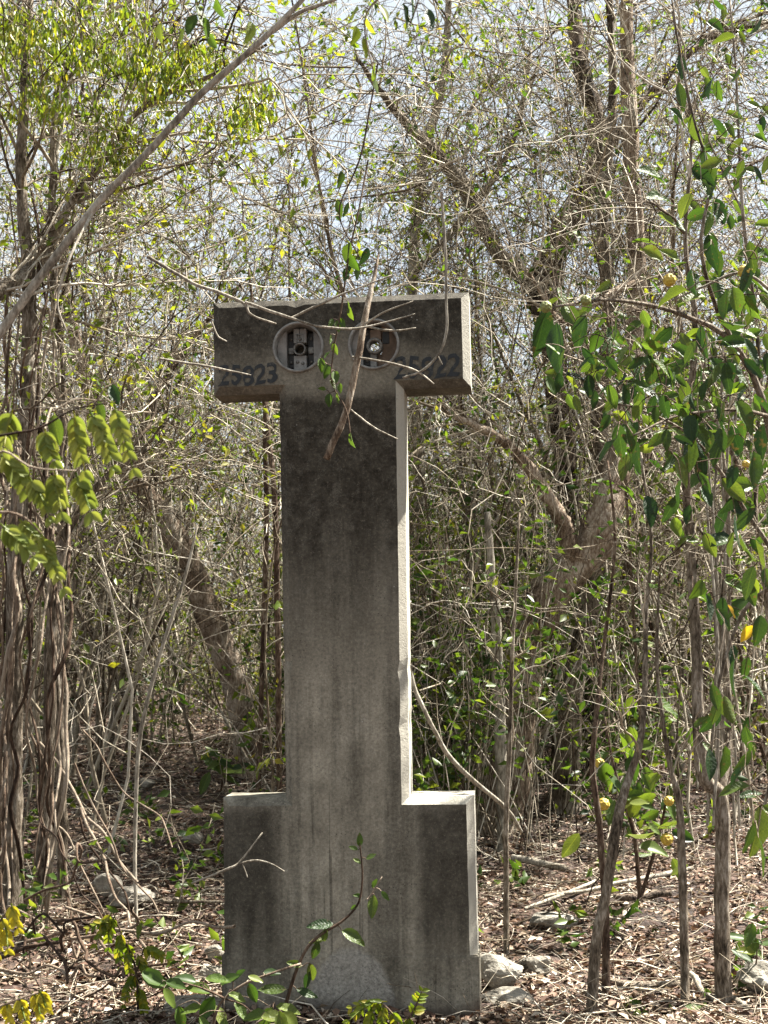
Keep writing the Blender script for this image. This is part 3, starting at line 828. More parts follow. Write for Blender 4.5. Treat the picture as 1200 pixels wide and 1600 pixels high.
def litter():
    n = 80000
    Y = 4.2 + rng.random(n) ** 1.6 * 10; X = rng.uniform(-.36, .36, n) * Y
    pos = np.stack([X, Y, gz(X, Y) + rng.uniform(.0, .028, n)], -1)
    X[:3000] = rng.uniform(-.62, .42, 3000); Y[:3000] = 4.56 - .09 * X[:3000] - np.abs(rng.normal(0, .05, 3000))
    pos = np.stack([X, Y, gz(X, Y) + rng.uniform(.0, .022, n)], -1)
    pos[:3000, 2] += rng.random(3000) ** 2 * (.012 + .03 * np.sin(X[:3000] * 9 + 1) ** 2)
    a = rng.uniform(0, 2 * np.pi, n)
    d = np.stack([np.cos(a), np.sin(a), rng.normal(0, .28, n)], -1)
    LL = rng.uniform(.014, .05, n)
    link('leaf_litter', make_mesh('leaf_litter', [leaves(pos, d, LL, LL * rng.uniform(.35, .6, n), 0, 0, .6, 2.5)], [M_DRY], False), kind='stuff',
         label='dry brown leaves covering the forest floor', cat='leaf litter')
    n = 6800
    Y = 4.2 + rng.random(n) ** 1.3 * 9; X = rng.uniform(-.36, .36, n) * Y
    a = rng.uniform(0, 2 * np.pi, n)
    P = walk(np.stack([X, Y, gz(X, Y) + rng.uniform(.005, .03, n)], -1), np.stack([np.cos(a), np.sin(a), np.zeros(n)], -1), rng.uniform(.06, .5, n), 6, .16, (0, 0, 0))
    P[:, :, 2] = np.maximum(P[:, :, 2], gz(P[:, :, 0], P[:, :, 1]) + .006)
    link('twig_litter', make_mesh('twig_litter', [tubes(P, taper(n, 6, rng.uniform(.001, .0045, n), .0008), 3, 0)], [M_TWIG]), kind='stuff',
         label='thin broken twigs strewn over the leaf litter', cat='twig litter')
litter()

# ------------------------------------------------------------------ trees one can tell apart
CR = dict(n=(12, 7, 4), ln=(1.2, .55, .26), leaf=3, keep=.4, leaf_len=(.025, .055))
tree('leaning_tree', 'mottled brown trunk leaning left behind the concrete marker', [
    [(393, 1228, 8.8, 46), (374, 1090, 8.8, 42), (322, 945, 8.7, 40), (272, 835, 8.6, 38), (205, 740, 8.5, 32), (150, 640, 8.4, 24), (110, 500, 8.4, 18), (90, 350, 8.4, 10)],
    [(215, 750, 8.5, 20), (230, 650, 8.4, 14), (290, 540, 8.3, 10), (380, 440, 8.2, 6)]], M_BARK_TAN, M_LEAF_YEL, CR)
tree('gnarled_tree', 'thick gnarled brown trunk bending right beside the marker', [
    [(772, 1292, 7.5, 84), (795, 1180, 7.5, 64), (825, 1050, 7.5, 56), (850, 955, 7.5, 60), (900, 885, 7.5, 62), (960, 800, 7.5, 54), (985, 700, 7.6, 38), (1000, 560, 7.7, 30), (1003, 400, 7.8, 28), (995, 250, 7.8, 26), (985, 100, 7.8, 22), (980, -60, 7.8, 18)],
    [(905, 885, 7.5, 36), (870, 800, 7.4, 24), (800, 700, 7.3, 16), (740, 660, 7.2, 12), (690, 640, 7.1, 8)],
    [(1000, 440, 7.8, 14), (930, 470, 7.7, 12), (880, 500, 7.6, 8), (820, 420, 7.5, 6)]], M_BARK_TAN, M_LEAF_MIX, dict(CR, lo=.45), dens=40, jit=.35, rough=.16)
tree('slender_tree', 'upright brown trunk just behind the gnarled trunk', [
    [(880, 1262, 7.9, 44), (892, 1140, 7.9, 36), (905, 1040, 7.9, 34), (940, 900, 8, 32), (955, 800, 8, 30), (942, 650, 8.1, 26), (958, 500, 8.1, 22), (945, 350, 8.1, 18), (960, 150, 8.1, 14), (950, -60, 8.1, 10)]], M_BARK, M_LEAF_MIX, dict(CR, lo=.5), dens=30)
tree('charred_tree', 'crooked tree with a black hollow trunk high on the right', [
    [(930, 1235, 9, 34), (922, 1000, 9, 32), (900, 800, 9, 32), (880, 600, 9, 36), (866, 430, 9, 46), (878, 350, 9, 44), (915, 285, 9, 38), (936, 215, 9, 34), (925, 150, 9, 28), (905, 90, 9, 24), (888, -40, 9, 20)],
    [(880, 560, 9, 30), (830, 440, 9, 28), (770, 390, 9, 26), (722, 290, 8.9, 24), (665, 220, 8.8, 18), (610, 160, 8.7, 11), (560, 90, 8.6, 6)],
    [(905, 300, 9, 16), (960, 210, 9, 15), (1030, 130, 9, 12), (1110, 60, 9, 10), (1230, 30, 9, 7)]], M_BARK_DARK, M_LEAF_MIX, dict(CR, lo=.4, n=(16, 7, 4)), dens=40, jit=.4, rough=.2, barks=[M_BARK_DARK, M_BARK, M_BARK_DARK])
tree('pale_tree', 'light grey trunk rising straight above the gnarled trunk', [
    [(668, 1240, 9.6, 18), (660, 1000, 9.6, 18), (652, 700, 9.6, 18), (640, 440, 9.6, 18), (655, 260, 9.6, 16), (690, 120, 9.6, 13), (700, -40, 9.6, 9)],
    [(645, 430, 9.6, 12), (720, 350, 9.5, 12), (800, 230, 9.4, 9), (830, 80, 9.3, 6)]], M_PALE, M_LEAF_MIX, dict(CR, lo=.5))
bpy.data.objects['pale_tree']['label'] = 'pale grey trunk showing just above the marker head'

# far left: several stems bound with vines
def left_tree():
    root, SP = tree('vine_bound_tree', 'brown trunk wrapped in twisting vines at the left edge', [
        [(18, 1440, 5.9, 34.3), (15, 1250, 5.9, 28.1), (22, 1050, 5.9, 26.5), (30, 850, 5.8, 26.5), (42, 640, 5.8, 25.0), (46, 430, 5.8, 21.8), (38, 300, 5.8, 17.2), (42, 150, 5.8, 15.6), (50, -40, 5.8, 12.5)],
        [(62, 1420, 6, 23.4), (68, 1200, 6, 20.3), (76, 1000, 6, 18.7), (90, 860, 6, 15.6), (112, 800, 6, 12.5), (160, 745, 6, 9.4), (230, 700, 6, 5.5)],
        [(44, 470, 5.8, 15.6), (75, 400, 5.8, 14.8), (105, 330, 5.75, 13.3), (150, 270, 5.7, 11.7), (205, 190, 5.7, 10.1), (250, 150, 5.6, 9.4), (330, 120, 5.5, 7.0), (420, 70, 5.4, 4.7)],
        [(84, 470, 5.9, 12.5), (80, 300, 5.9, 11.7), (86, 150, 5.9, 10.1), (120, 60, 5.8, 7.8), (160, -50, 5.8, 6.2)],
        [(-60, 500, 5.6, 28.1), (0, 452, 5.6, 25.7), (40, 430, 5.7, 21.8), (60, 400, 5.8, 15.6)],
        [(100, 1420, 6.1, 15.6), (96, 1200, 6.1, 14.0), (85, 1000, 6.1, 12.5), (95, 700, 6.1, 12.5), (84, 480, 6, 11.7)]],
        M_BARK, M_LEAF_YEL, dict(CR, n=(12, 7, 4), lo=.3, leaf=3, keep=.5), names=['trunk', 'trunk', 'limb', 'limb', 'limb', 'trunk'], dens=34, jit=.35, rough=.14)
    # pod clusters hanging in the upper crown
    c = []
    for (x, y, w, h, n) in [(60, 60, 90, 50, 28), (60, 150, 80, 60, 18), (210, 90, 120, 35, 34), (300, 110, 60, 30, 16), (180, 190, 70, 50, 14), (150, 240, 40, 20, 10), (390, 170, 50, 45, 18), (250, 130, 80, 30, 18), (20, 60, 40, 60, 20), (130, 30, 120, 30, 20)]:
        for _ in range(n):
            p = at(x + random.gauss(0, w * .55), y + random.gauss(0, h * .5), random.uniform(5.1, 6.3)); c.append(p)
    c = np.array(c); k = np.repeat(np.arange(len(c)), 26)
    off = rng.normal(size=(len(k), 3)) * np.array([.035, .035, .03])
    pos = c[k] + off
    d = norm(np.stack([rng.normal(0, .35, len(k)), rng.normal(0, .35, len(k)), -np.ones(len(k))], -1))
    L = rng.uniform(.022, .045, len(k))
    st = walk(c + np.array([0, 0, .02]), np.stack([rng.normal(0, .6, len(c)), rng.normal(0, .6, len(c)), np.ones(len(c))], -1), np.full(len(c), .22), 5, .2, (0, 0, 0))
    part('pods', [leaves(pos, d, L, L * .4, 0, 1), tubes(st, taper(len(c), 5, .002, .003), 3, 1)], [M_LEAF_YEL, M_TWIG], root, kind='stuff')
    for k in range(16):
        x0 = random.uniform(-10, 112); ph = random.uniform(0, 6); am = random.uniform(4, 26); fr = random.uniform(.005, .016)
        top = random.choice([380, 430, 470, 520, 600, 250]); wk = random.choice([3, 3, 4, 4, 5, 6])
        pts = [(x0 + am * math.sin(y * fr + ph) + (50 - x0) * .35 * (1440 - y) / 1000, y, 5.7 + .12 * math.cos(y * fr + ph), wk * random.uniform(.8, 1.2)) for y in range(1440, top, -60)]
        pts = [(a + random.gauss(0, 5), b, c + random.gauss(0, .03), d) for a, b, c, d in pts]
        P, R = traced(pts, 60, .3)
        P[0, 2] = float(gz(P[0, 0], P[0, 1])) - .03
        part('vine_strand', [tubes(P[None], R[None], 7, 0, .12)], [M_VINE], root)
left_tree()

tree('forked_stem', 'tallest grey stem with a kink at knee height, near right edge', [
    [(1130, 1572, 4.8, 26.7), (1126, 1450, 4.8, 24.1), (1128, 1330, 4.8, 22.4), (1124, 1245, 4.8, 21.5), (1098, 1215, 4.8, 21.5), (1087, 1100, 4.8, 18.1), (1085, 1000, 4.8, 16.3), (1078, 850, 4.8, 14.6), (1072, 700, 4.7, 12.0), (1086, 520, 4.6, 9.5), (1070, 380, 4.5, 6.9), (1080, 200, 4.4, 5.2), (1050, 20, 4.3, 3.4)],
    [(1124, 1245, 4.8, 13.8), (1140, 1130, 4.9, 10.3), (1128, 980, 4.9, 8.6), (1140, 800, 4.9, 6.9), (1120, 640, 4.9, 5.2)]], M_BARK, M_LEAF, dict(n=(6, 5, 3), ln=(.7, .3, .15), lo=.55, leaf=1, keep=.25, r=(.006, .003, .0016)), dens=44, jit=.3)
tree('forked_stem', 'slim grey stem forking at shin height, right of the rocks', [
    [(922, 1625, 4.65, 18.1), (930, 1480, 4.65, 16.3), (945, 1400, 4.65, 15.5), (965, 1280, 4.65, 15.5), (985, 1210, 4.7, 12.0), (1000, 1160, 4.7, 10.3), (1008, 1060, 4.75, 8.6), (1010, 950, 4.8, 6.9), (1018, 850, 4.8, 5.2), (1000, 700, 4.8, 3.4)]], M_BARK, M_LEAF, dict(n=(6, 5, 3), ln=(.5, .25, .13), lo=.5, leaf=1, keep=.2, r=(.005, .0025, .0014)), dens=34, jit=.3)
tree('thin_stem', 'thin brown stem crossing behind the slim forked stem', [
    [(947, 1600, 4.9, 13), (945, 1420, 4.9, 11), (936, 1280, 4.9, 10), (926, 1200, 4.9, 9), (932, 1130, 4.9, 7), (946, 1000, 5, 6), (962, 850, 5, 5), (950, 720, 5, 3)]], M_BARK_RED, M_LEAF, dict(n=(5, 4, 3), ln=(.4, .2, .12), lo=.4, leaf=1, keep=.3, r=(.004, .002, .0013)))
tree('thin_stem', 'thin grey stem left of the kinked stem', [
    [(1070, 1575, 4.8, 14.6), (1068, 1400, 4.8, 12.9), (1062, 1260, 4.8, 11.2), (1048, 1200, 4.8, 8.6), (1036, 1130, 4.8, 6.9), (1026, 1030, 4.8, 5.2), (1030, 900, 4.8, 3.4)]], M_BARK, M_LEAF, dict(n=(5, 4, 3), ln=(.4, .2, .12), lo=.4, leaf=1, keep=.2, r=(.004, .002, .0013)))
tree('thin_stem', 'wiry upright stem rising by the pale rocks', [
    [(790, 1480, 5.4, 9), (790, 1300, 5.4, 8), (796, 1150, 5.4, 7), (800, 1000, 5.4, 6), (810, 800, 5.4, 4)]], M_BARK, M_LEAF, dict(n=(6, 4, 3), ln=(.4, .2, .12), lo=.2, leaf=1, keep=.5, r=(.004, .002, .0013)))
tree('thin_stem', 'reddish thin stem hugging the left side of the marker shaft', [
    [(436, 1330, 6.6, 9), (434, 1000, 6.6, 9), (431, 800, 6.6, 9), (421, 680, 6.6, 8), (405, 560, 6.6, 6), (390, 420, 6.6, 4)]], M_BARK_RED, M_LEAF, dict(n=(6, 5, 3), ln=(.5, .25, .15), lo=.5, leaf=2, keep=.3, r=(.005, .0025, .0015)))
tree('thin_stem', 'reddish thin stem seen between the marker shaft and the leaning trunk', [
    [(400, 1340, 6.9, 8), (412, 1000, 6.9, 8), (418, 800, 6.9, 8), (416, 640, 6.9, 7), (440, 480, 6.9, 5)]], M_BARK_RED, M_LEAF, dict(n=(6, 5, 3), ln=(.5, .25, .15), lo=.5, leaf=2, keep=.3, r=(.005, .0025, .0015)))
tree('dead_stem', 'short bleached dead stem standing right of the marker shaft', [
    [(785, 1290, 7.0, 16), (778, 1100, 7, 18), (775, 970, 7, 16), (768, 900, 7, 13), (761, 800, 7, 10)]], M_PALE, None, None)

# saplings of the middle ground: built once per kind, then copied
def saplings():
    protos = []
    for k in range(5):
        H = random.uniform(2.6, 4.6)
        P = walk(np.zeros((1, 3)), np.array([[random.gauss(0, .15), random.gauss(0, .15), 1]]), np.array([H]), 18, .09, (0, 0, .02))
        R = taper(1, 18, random.uniform(.016, .03), .004)
        tm = make_mesh('trunk', [tubes(P, R, 8, 0, .08)], [(M_BARK, M_BARK_RED, M_PALE)[k % 3]])
        cm = make_mesh('crown', crown_pieces([(P[0], R[0])], n=(14, 6, 4), ln=(.95, .45, .22), lo=.2, leaf=3, keep=.6 if k % 2 else .2, leaf_len=(.025, .055), r=(.006, .0032, .0018)), [M_TWIG, (M_LEAF_MIX, M_LEAF_YEL)[k % 2]])
        protos.append((tm, cm))
    for i in range(52):
        Y = random.uniform(8.3, 13)
        while True:
            px = random.uniform(-60, 1230)
            if 150 < px < 430 and Y < 9.4: continue
            if 730 < px < 1010 and Y < 9.5: continue
            if random.random() > math.exp(-((px - 520) / 190) ** 2) * .75: break
        x = (px - 600) / F_PX * Y; side = 'left' if px < 530 else 'right'
        o = thing('sapling', (x, Y, float(gz(x, Y)) - .02), 'thin sparse-leaved sapling crowded among its like in the thicket %s of the marker' % side, 'sapling', 'saplings in the thicket %s of the marker' % side)
        o.rotation_euler = (0, 0, random.uniform(0, 6.28)); s = random.uniform(.75, 1.2); o.scale = (s, s, s)
        tm, cm = protos[i % 5]
        link('trunk', tm, o); link('crown', cm, o, kind='stuff')
saplings()

# ------------------------------------------------------------------ rocks
def rock(px, py, Y, w, h, label, seed, deep=None):
    r = np.random.default_rng(seed)
    bm = bmesh.new(); bmesh.ops.create_icosphere(bm, subdivisions=4, radius=1)
    k = px_m(Y); dirs = norm(r.normal(size=(9, 3))); offs = r.uniform(.55, .85, 9)
    fr = r.normal(size=(6, 3)) * 4; ph = r.uniform(0, 6, 6)
    for v in bm.verts:
        c = np.array(v.co); s = 1.0
        for d, o in zip(dirs, offs):
            dt = c @ d
            if dt > o: s = min(s, o / dt)
        s *= 1 + .03 * sum(math.sin(c @ f + p) for f, p in zip(fr, ph)) + .012 * r.normal()
        v.co = Vector(c * s)
    for v in bm.verts: v.co = Vector((v.co.x * w * k * .62, v.co.y * (deep or w) * k * .5, v.co.z * h * k * .62))
    me = bpy.data.meshes.new('rock'); bm.to_mesh(me); bm.free(); me.materials.append(M_ROCK)
    p = at(px, py, Y); z = max(float(gz(p.x, p.y)), p.z)
    o = link('rock', me, None, (p.x, p.y, z + h * k * .05), label=label, cat='rock')
    o.rotation_euler = (0, 0, r.uniform(-.4, .4))
rock(775, 1520, 5.0, 74, 46, 'large angular pale limestone rock leaning at the marker foot', 1)
rock(792, 1562, 4.8, 62, 36, 'low flat limestone rock lying before the large angular one', 2)
rock(838, 1512, 5.2, 46, 30, 'small rounded limestone rock right of the large angular one', 3)
rock(862, 1440, 5.7, 62, 22, 'flat pale rock farther back among the dry leaves right', 4)
rock(1185, 1530, 4.9, 60, 40, 'grey rock at the right edge behind the kinked stem', 5)
rock(205, 1402, 6.0, 60, 26, 'broad pale rock among dry leaves beside the vine tangle', 6)
rock(168, 1388, 6.1, 40, 34, 'dark squat rock left of the broad pale rock', 7)
rock(328, 1528, 5.1, 44, 36, 'grey rock close to the lower left corner of the marker', 8)
rock(300, 1585, 4.7, 80, 44, 'shaded low rock under the green sprigs at bottom left', 9)
rock(302, 1310, 6.9, 26, 18, 'small white stone on the leaves left of the marker', 10)
rock(230, 1225, 8.3, 26, 16, 'tiny white stone far back on the leaf litter', 11)
rock(335, 1490, 5.3, 26, 22, 'small grey stone tight against the marker left side', 12)

# fallen sticks
def sticks():
    L = [([(560, 1385, 5.5, 3)], None)]
    data = [
     ('pale fallen stick pointing at the marker from the right', [(800, 1290, 6.6, 10), (840, 1322, 6.5, 11), (880, 1352, 6.4, 10)], M_PALE),
     ('long thin fallen stick lying level behind the slim forked stem', [(850, 1400, 6.0, 5), (940, 1385, 6.1, 6), (1040, 1352, 6.3, 7), (1080, 1340, 6.4, 5)], M_PALE),
     ('dark fallen log lying flat among leaves behind the forked stems', [(960, 1400, 6.0, 9), (1000, 1402, 6.0, 11), (1050, 1398, 6.0, 9)], M_BARK_DARK),
     ('brown fallen stick at the foot of the slim forked stem', [(930, 1535, 5.1, 9), (980, 1552, 5.0, 11), (1040, 1562, 5.0, 10), (1068, 1568, 5.0, 8)], M_BARK),
     ('crooked pale root snaking out below the kinked stem', [(1078, 1480, 5.0, 8), (1090, 1540, 4.9, 10), (1115, 1568, 4.8, 12), (1140, 1575, 4.8, 12), (1165, 1610, 4.7, 9)], M_PALE),
     ('thin brown stick lying on the leaves left of the marker', [(230, 1408, 5.9, 4), (280, 1409, 5.9, 5), (345, 1406, 5.9, 4)], M_BARK),
     ('bleached stick slanting across the leaves under the wiry stem', [(820, 1420, 5.9, 5), (870, 1400, 6.0, 6), (930, 1375, 6.2, 5)], M_PALE),
     ('pale curved vine descending right of the marker shaft', [(638, 1040, 5.3, 6), (650, 1085, 5.3, 7), (672, 1130, 5.3, 7), (702, 1182, 5.4, 8), (745, 1224, 5.5, 7), (790, 1262, 5.6, 7), (815, 1300, 5.7, 5)], M_PALE),
     ('slim pale vine stem rising from the leaves left of the marker', [(213, 1445, 5.7, 5), (211, 1350, 5.7, 6), (214, 1250, 5.7, 6), (220, 1150, 5.7, 7), (242, 1055, 5.7, 6), (264, 985, 5.7, 6), (292, 898, 5.7, 5), (310, 820, 5.7, 3)], M_PALE),
    ]
    for lab, pts, m in data:
        P, R = traced(pts, 26, .35)
        floor = 'vine' not in lab
        if floor: P[:, 2] = np.maximum(gz(P[:, 0], P[:, 1]) + R * .8 + .012, np.minimum(P[:, 2], gz(P[:, 0], P[:, 1]) + .06))
        link('fallen_stick' if floor and 'root' not in lab else ('root' if 'root' in lab else 'vine'), make_mesh('stick', [tubes(P[None], R[None], 8, 0, .08, cap=True)], [m]),
             label=lab, cat='stick' if floor and 'root' not in lab else ('root' if 'root' in lab else 'vine'))
    # brown vines looping over the ground at bottom left
    for k in range(22):
        wv = random.uniform(2.5, 7)
        if k < 7:                                           # climbing down from the bound trunk
            x = random.uniform(50, 130); y0 = random.uniform(1130, 1300); Y = random.uniform(5.4, 5.9); sx, sy = (6, 30), (18, 50)
        else:                                               # sprawling on the litter
            x = random.uniform(-30, 150); y0 = random.uniform(1400, 1560); Y = random.uniform(4.5, 5.8); sx, sy = (-10, 55), (-26, 34)
        pts = [(x, y0, Y, wv)]
        for j in range(7):
            x += random.uniform(*sx); y0 += random.uniform(*sy); Y -= random.uniform(0, .1)
            pts.append((x, min(y0, 1640), max(4.2, Y), wv * random.uniform(.8, 1.1)))
        P, R = traced(pts, 36, .25)
        P[:, 2] = np.maximum(P[:, 2], gz(P[:, 0], P[:, 1]) + .01)
        link('ground_vine', make_mesh('ground_vine', [tubes(P[None], R[None], 7, 0, .07)], [M_VINE]), label='brown ropy vine in the tangle sprawling at the foot of the vine-wrapped trunk', cat='vine', group='vines tangled at the bottom left')
    for k in range(7):
        x = 1108 + k * 6 + random.uniform(-6, 6); ph = random.uniform(0, 6)
        pts = [(x + 10 * math.sin(y * .008 + ph) + (y - 900) * .01, y, 4.75 + .05 * k, random.uniform(3.5, 6)) for y in range(1290, 480, -70)]
        P, R = traced(pts, 34, .2)
        link('hanging_vine', make_mesh('hanging_vine', [tubes(P[None], R[None], 6, 0, .05)], [M_PALE]), label='pale cord-like vine hanging in the bundle beside the kinked stem', cat='vine', group='pale vines beside the kinked stem')
sticks()

# ------------------------------------------------------------------ leafy plants near the camera
def fruit(parent, px, py, Y, r, mat, seed):
    rr = np.random.default_rng(seed)
    bm = bmesh.new(); bmesh.ops.create_icosphere(bm, subdivisions=4, radius=1)
    c = norm(rr.normal(size=(34, 3)))
    for _ in range(12):                                     # spread the knobs evenly
        d = c[:, None] - c[None]; n2 = (d ** 2).sum(-1) + np.eye(34)
        c = norm(c + .03 * (d / n2[..., None] ** 1.5).sum(1))
    for v in bm.verts:
        p = np.array(v.co); m = (c @ p).max()
        v.co = v.co * (.84 + .22 * max(0, 1 - ((1 - m) / .07)) ** .6) * (1 + .06 * p[2])
    k = r * .85 * px_m(Y)
    for v in bm.verts: v.co = v.co * k
    me = bpy.data.meshes.new('fruit'); bm.to_mesh(me); bm.free(); me.materials.append(mat)
    me.polygons.foreach_set('use_smooth', np.ones(len(me.polygons), bool))
    o = link('fruit', me, parent, at(px, py, Y) - parent.location)
    c = np.array(at(px, py, Y)); top = c + np.array([0, 0, k * .9]); e = top + np.array([rr.normal(0, .008), .005, rr.uniform(.025, .045)])
    L = smooth_line([top, (top + e) / 2 + np.array([.004, 0, 0]), e], 7) - c
    link('stalk', make_mesh('stalk', [tubes(L[None], np.full((1, 7), .0016), 6, 0)], [M_VINE]), o)
    BASES.setdefault(parent.name, []).append(e)
    return o

def fruit_shrub():
    b = at(1262, 1640, 4.1); root = thing('fruiting_shrub', (b.x, b.y, 0), 'leafy shrub with large hanging leaves and knobbly yellow-green fruits reaching in from the right', 'shrub')
    br = [
     [(1262, 1640, 4.1, 22), (1245, 1200, 4.0, 18), (1232, 900, 3.9, 15), (1200, 650, 3.8, 12), (1145, 534, 3.7, 10), (1073, 493, 3.6, 8), (1010, 474, 3.5, 7), (937, 467, 3.4, 5), (868, 478, 3.3, 4)],
     [(1232, 900, 3.9, 9), (1180, 820, 3.9, 7), (1090, 690, 3.8, 5), (1000, 640, 3.7, 4), (950, 630, 3.7, 3)],
     [(1145, 534, 3.7, 8), (1115, 470, 3.6, 7), (1095, 380, 3.5, 6), (1110, 280, 3.5, 5), (1085, 190, 3.5, 4), (1062, 80, 3.5, 3), (1050, 0, 3.5, 3)],
     [(1232, 900, 3.9, 8), (1165, 950, 4.0, 6), (1125, 1060, 4.0, 5), (1110, 1190, 4.0, 3)],
     [(1240, 1150, 4.0, 8), (1205, 1220, 4.0, 6), (1185, 1320, 4.0, 4)],
     [(1200, 650, 3.8, 7), (1150, 640, 3.6, 5), (1060, 650, 3.5, 4), (990, 680, 3.4, 3)],
     [(1232, 480, 3.6, 6), (1165, 428, 3.5, 5), (1100, 448, 3.5, 4), (1050, 470, 3.5, 3)]]
    for k, p in enumerate(br): stem_part(root, p, M_BARK if k != 6 else M_PALE, 24, 'stem' if k == 0 else 'branch', 7)
    L = lambda *a, **k: leaf_px(root, *a, **k)
    for px, py, ln, an in [(870, 545, 92, 92), (846, 520, 84, 100), (893, 495, 60, 60), (906, 520, 58, 110), (858, 475, 44, 150), (961, 517, 44, 92), (880, 470, 50, 70),
        (969, 690, 58, 85), (996, 715, 56, 95), (975, 730, 46, 105), (951, 705, 48, 120), (1016, 797, 52, 80), (1048, 795, 52, 120), (1030, 755, 44, 60), (1060, 770, 44, 100),
        (1075, 709, 62, 92), (1098, 727, 54, 88), (1098, 534, 58, 88), (1137, 592, 52, 80), (1176, 735, 62, 95), (1150, 690, 54, 75), (1165, 650, 60, 60), (1190, 690, 60, 100),
        (1080, 440, 46, 95), (1064, 105, 46, 88), (1064, 152, 50, 80), (1086, 202, 54, 80), (1104, 245, 46, 90), (1112, 285, 56, 95), (1098, 260, 44, 100), (1085, 445, 50, 90), (1110, 390, 50, 80),
        (1185, 1300, 78, 95), (1192, 1340, 60, 80), (1170, 1310, 50, 110), (1110, 1195, 50, 90), (1128, 1190, 52, 100), (1145, 1060, 60, 95), (1118, 1090, 44, 75), (1105, 950, 44, 90), (1128, 955, 46, 95), (1186, 985, 50, 100), (1150, 830, 56, 90), (1185, 870, 56, 85), (1170, 910, 56, 110)]:
        L(LS_BIG, px, py, random.uniform(3.2, 3.9), ln, an)
    for px, py, ln, an in [(1020, 272, 56, 10), (1030, 308, 48, -10), (1005, 376, 40, -8), (1022, 396, 42, 20), (1055, 418, 42, -15), (1045, 400, 40, 200), (1110, 275, 50, 95), (1070, 320, 44, 120), (1040, 345, 40, 45),
        (1048, 462, 56, 160), (1080, 465, 50, 175), (1010, 500, 34, 70), (1020, 545, 44, 20), (1035, 575, 40, 40), (1150, 470, 50, 80), (1175, 480, 50, 60), (1165, 520, 40, 20)]:
        L(LS_LIT, px, py, random.uniform(3.2, 3.6), ln, an)
    for cx, cy, sx, sy, n, ln, lit in [(960, 570, 45, 40, 30, 36, .6), (1040, 610, 50, 45, 48, 42, .4), (1080, 680, 45, 35, 36, 44, .25), (1150, 560, 40, 60, 30, 46, .35), (1170, 440, 30, 30, 12, 48, .4),
                                       (1150, 780, 40, 60, 22, 50, .15), (1165, 1080, 30, 110, 20, 42, .2), (1110, 330, 35, 80, 16, 40, .4), (1150, 160, 45, 90, 22, 36, .3), (930, 600, 30, 40, 12, 28, .5)]:
        for _ in range(n):
            L(LS_LIT if random.random() < lit * .55 else LS_BIG, cx + random.gauss(0, sx), cy + random.gauss(0, sy), random.uniform(3.2, 4.2), ln * random.uniform(.65, 1.2), random.gauss(88, 45))
    g = L(LS_GOLD, 1168, 990, 3.8, 34, 140); g['label'] = 'leaf turned bright yellow'
    g = L(LS_GOLD, 1143, 955, 3.8, 26, 60); g['label'] = 'leaf turned bright yellow'
    for k, (px, py, r, m) in enumerate([(1046, 438, 12, M_FRUIT_Y), (1164, 425, 13, M_FRUIT_Y), (915, 470, 10, M_FRUIT_G), (853, 480, 11, M_FRUIT_G), (1176, 548, 9, M_FRUIT_Y), (1166, 726, 8, M_FRUIT_Y)]):
        fruit(root, px, py, 3.35 if k < 4 else 3.7, r, m, k + 5)
fruit_shrub()

def back_shrub():
    b = at(1240, 1520, 5.3); root = thing('leafy_shrub', (b.x, b.y, float(gz(b.x, b.y))), 'denser small-leaved shrub filling the right edge behind the large hanging leaves', 'shrub')
    for p in [[(1240, 1530, 5.3, 14), (1215, 1100, 5.2, 12), (1180, 800, 5.1, 9), (1110, 650, 5.0, 7), (1020, 580, 4.9, 5), (950, 540, 4.9, 3)],
              [(1180, 800, 5.1, 8), (1185, 560, 5.1, 7), (1160, 330, 5.0, 6), (1150, 120, 5.0, 4), (1140, 0, 5.0, 3)],
              [(1200, 950, 5.2, 6), (1120, 860, 5.1, 5), (1050, 780, 5.0, 3)], [(1160, 330, 5.0, 4), (1100, 200, 5.0, 3), (1060, 60, 5.0, 2)]]: stem_part(root, p, M_BARK, 24, 'stem', 6)
    for cx, cy, sx, sy, n, ln in [(1000, 570, 55, 50, 75, 32), (1090, 640, 55, 60, 60, 34), (1160, 480, 35, 110, 50, 34), (1130, 200, 45, 130, 50, 30), (1090, 850, 60, 70, 30, 32), (1170, 800, 30, 120, 25, 34)]:
        for _ in range(n):
            leaf_px(root, LS_LIT if random.random() < .5 else LS_SMALL, cx + random.gauss(0, sx), cy + random.gauss(0, sy), random.uniform(4.4, 5.5), ln * random.uniform(.6, 1.25), random.gauss(85, 50))
back_shrub()

def low_shrub():
    b = at(1000, 1400, 5.8); root = thing('low_shrub', (b.x, b.y, float(gz(b.x, b.y))), 'low leafy shrub with small yellow fruits behind the slim forked stem', 'shrub')
    z = float(gz(b.x, b.y))
    for p in [[(1000, 1405, 5.8, 8), (990, 1300, 5.8, 7), (960, 1200, 5.7, 5), (945, 1120, 5.7, 3)], [(1000, 1405, 5.8, 7), (1030, 1300, 5.8, 5), (1045, 1230, 5.7, 3)]]:
        stem_part(root, p, M_BARK_RED, 16, 'stem', 6)
    for _ in range(46):
        leaf_px(root, LS_SMALL if random.random() < .6 else LS_LIT, random.gauss(1000, 42), random.gauss(1235, 70), random.uniform(5.4, 6.0), random.uniform(26, 48), random.gauss(90, 40))
    for k, (px, py, r) in enumerate([(937, 1193, 9), (943, 1257, 11), (1045, 1252, 9), (1042, 1312, 11)]): fruit(root, px, py, 5.5, r, M_FRUIT_Y, 40 + k)
low_shrub()

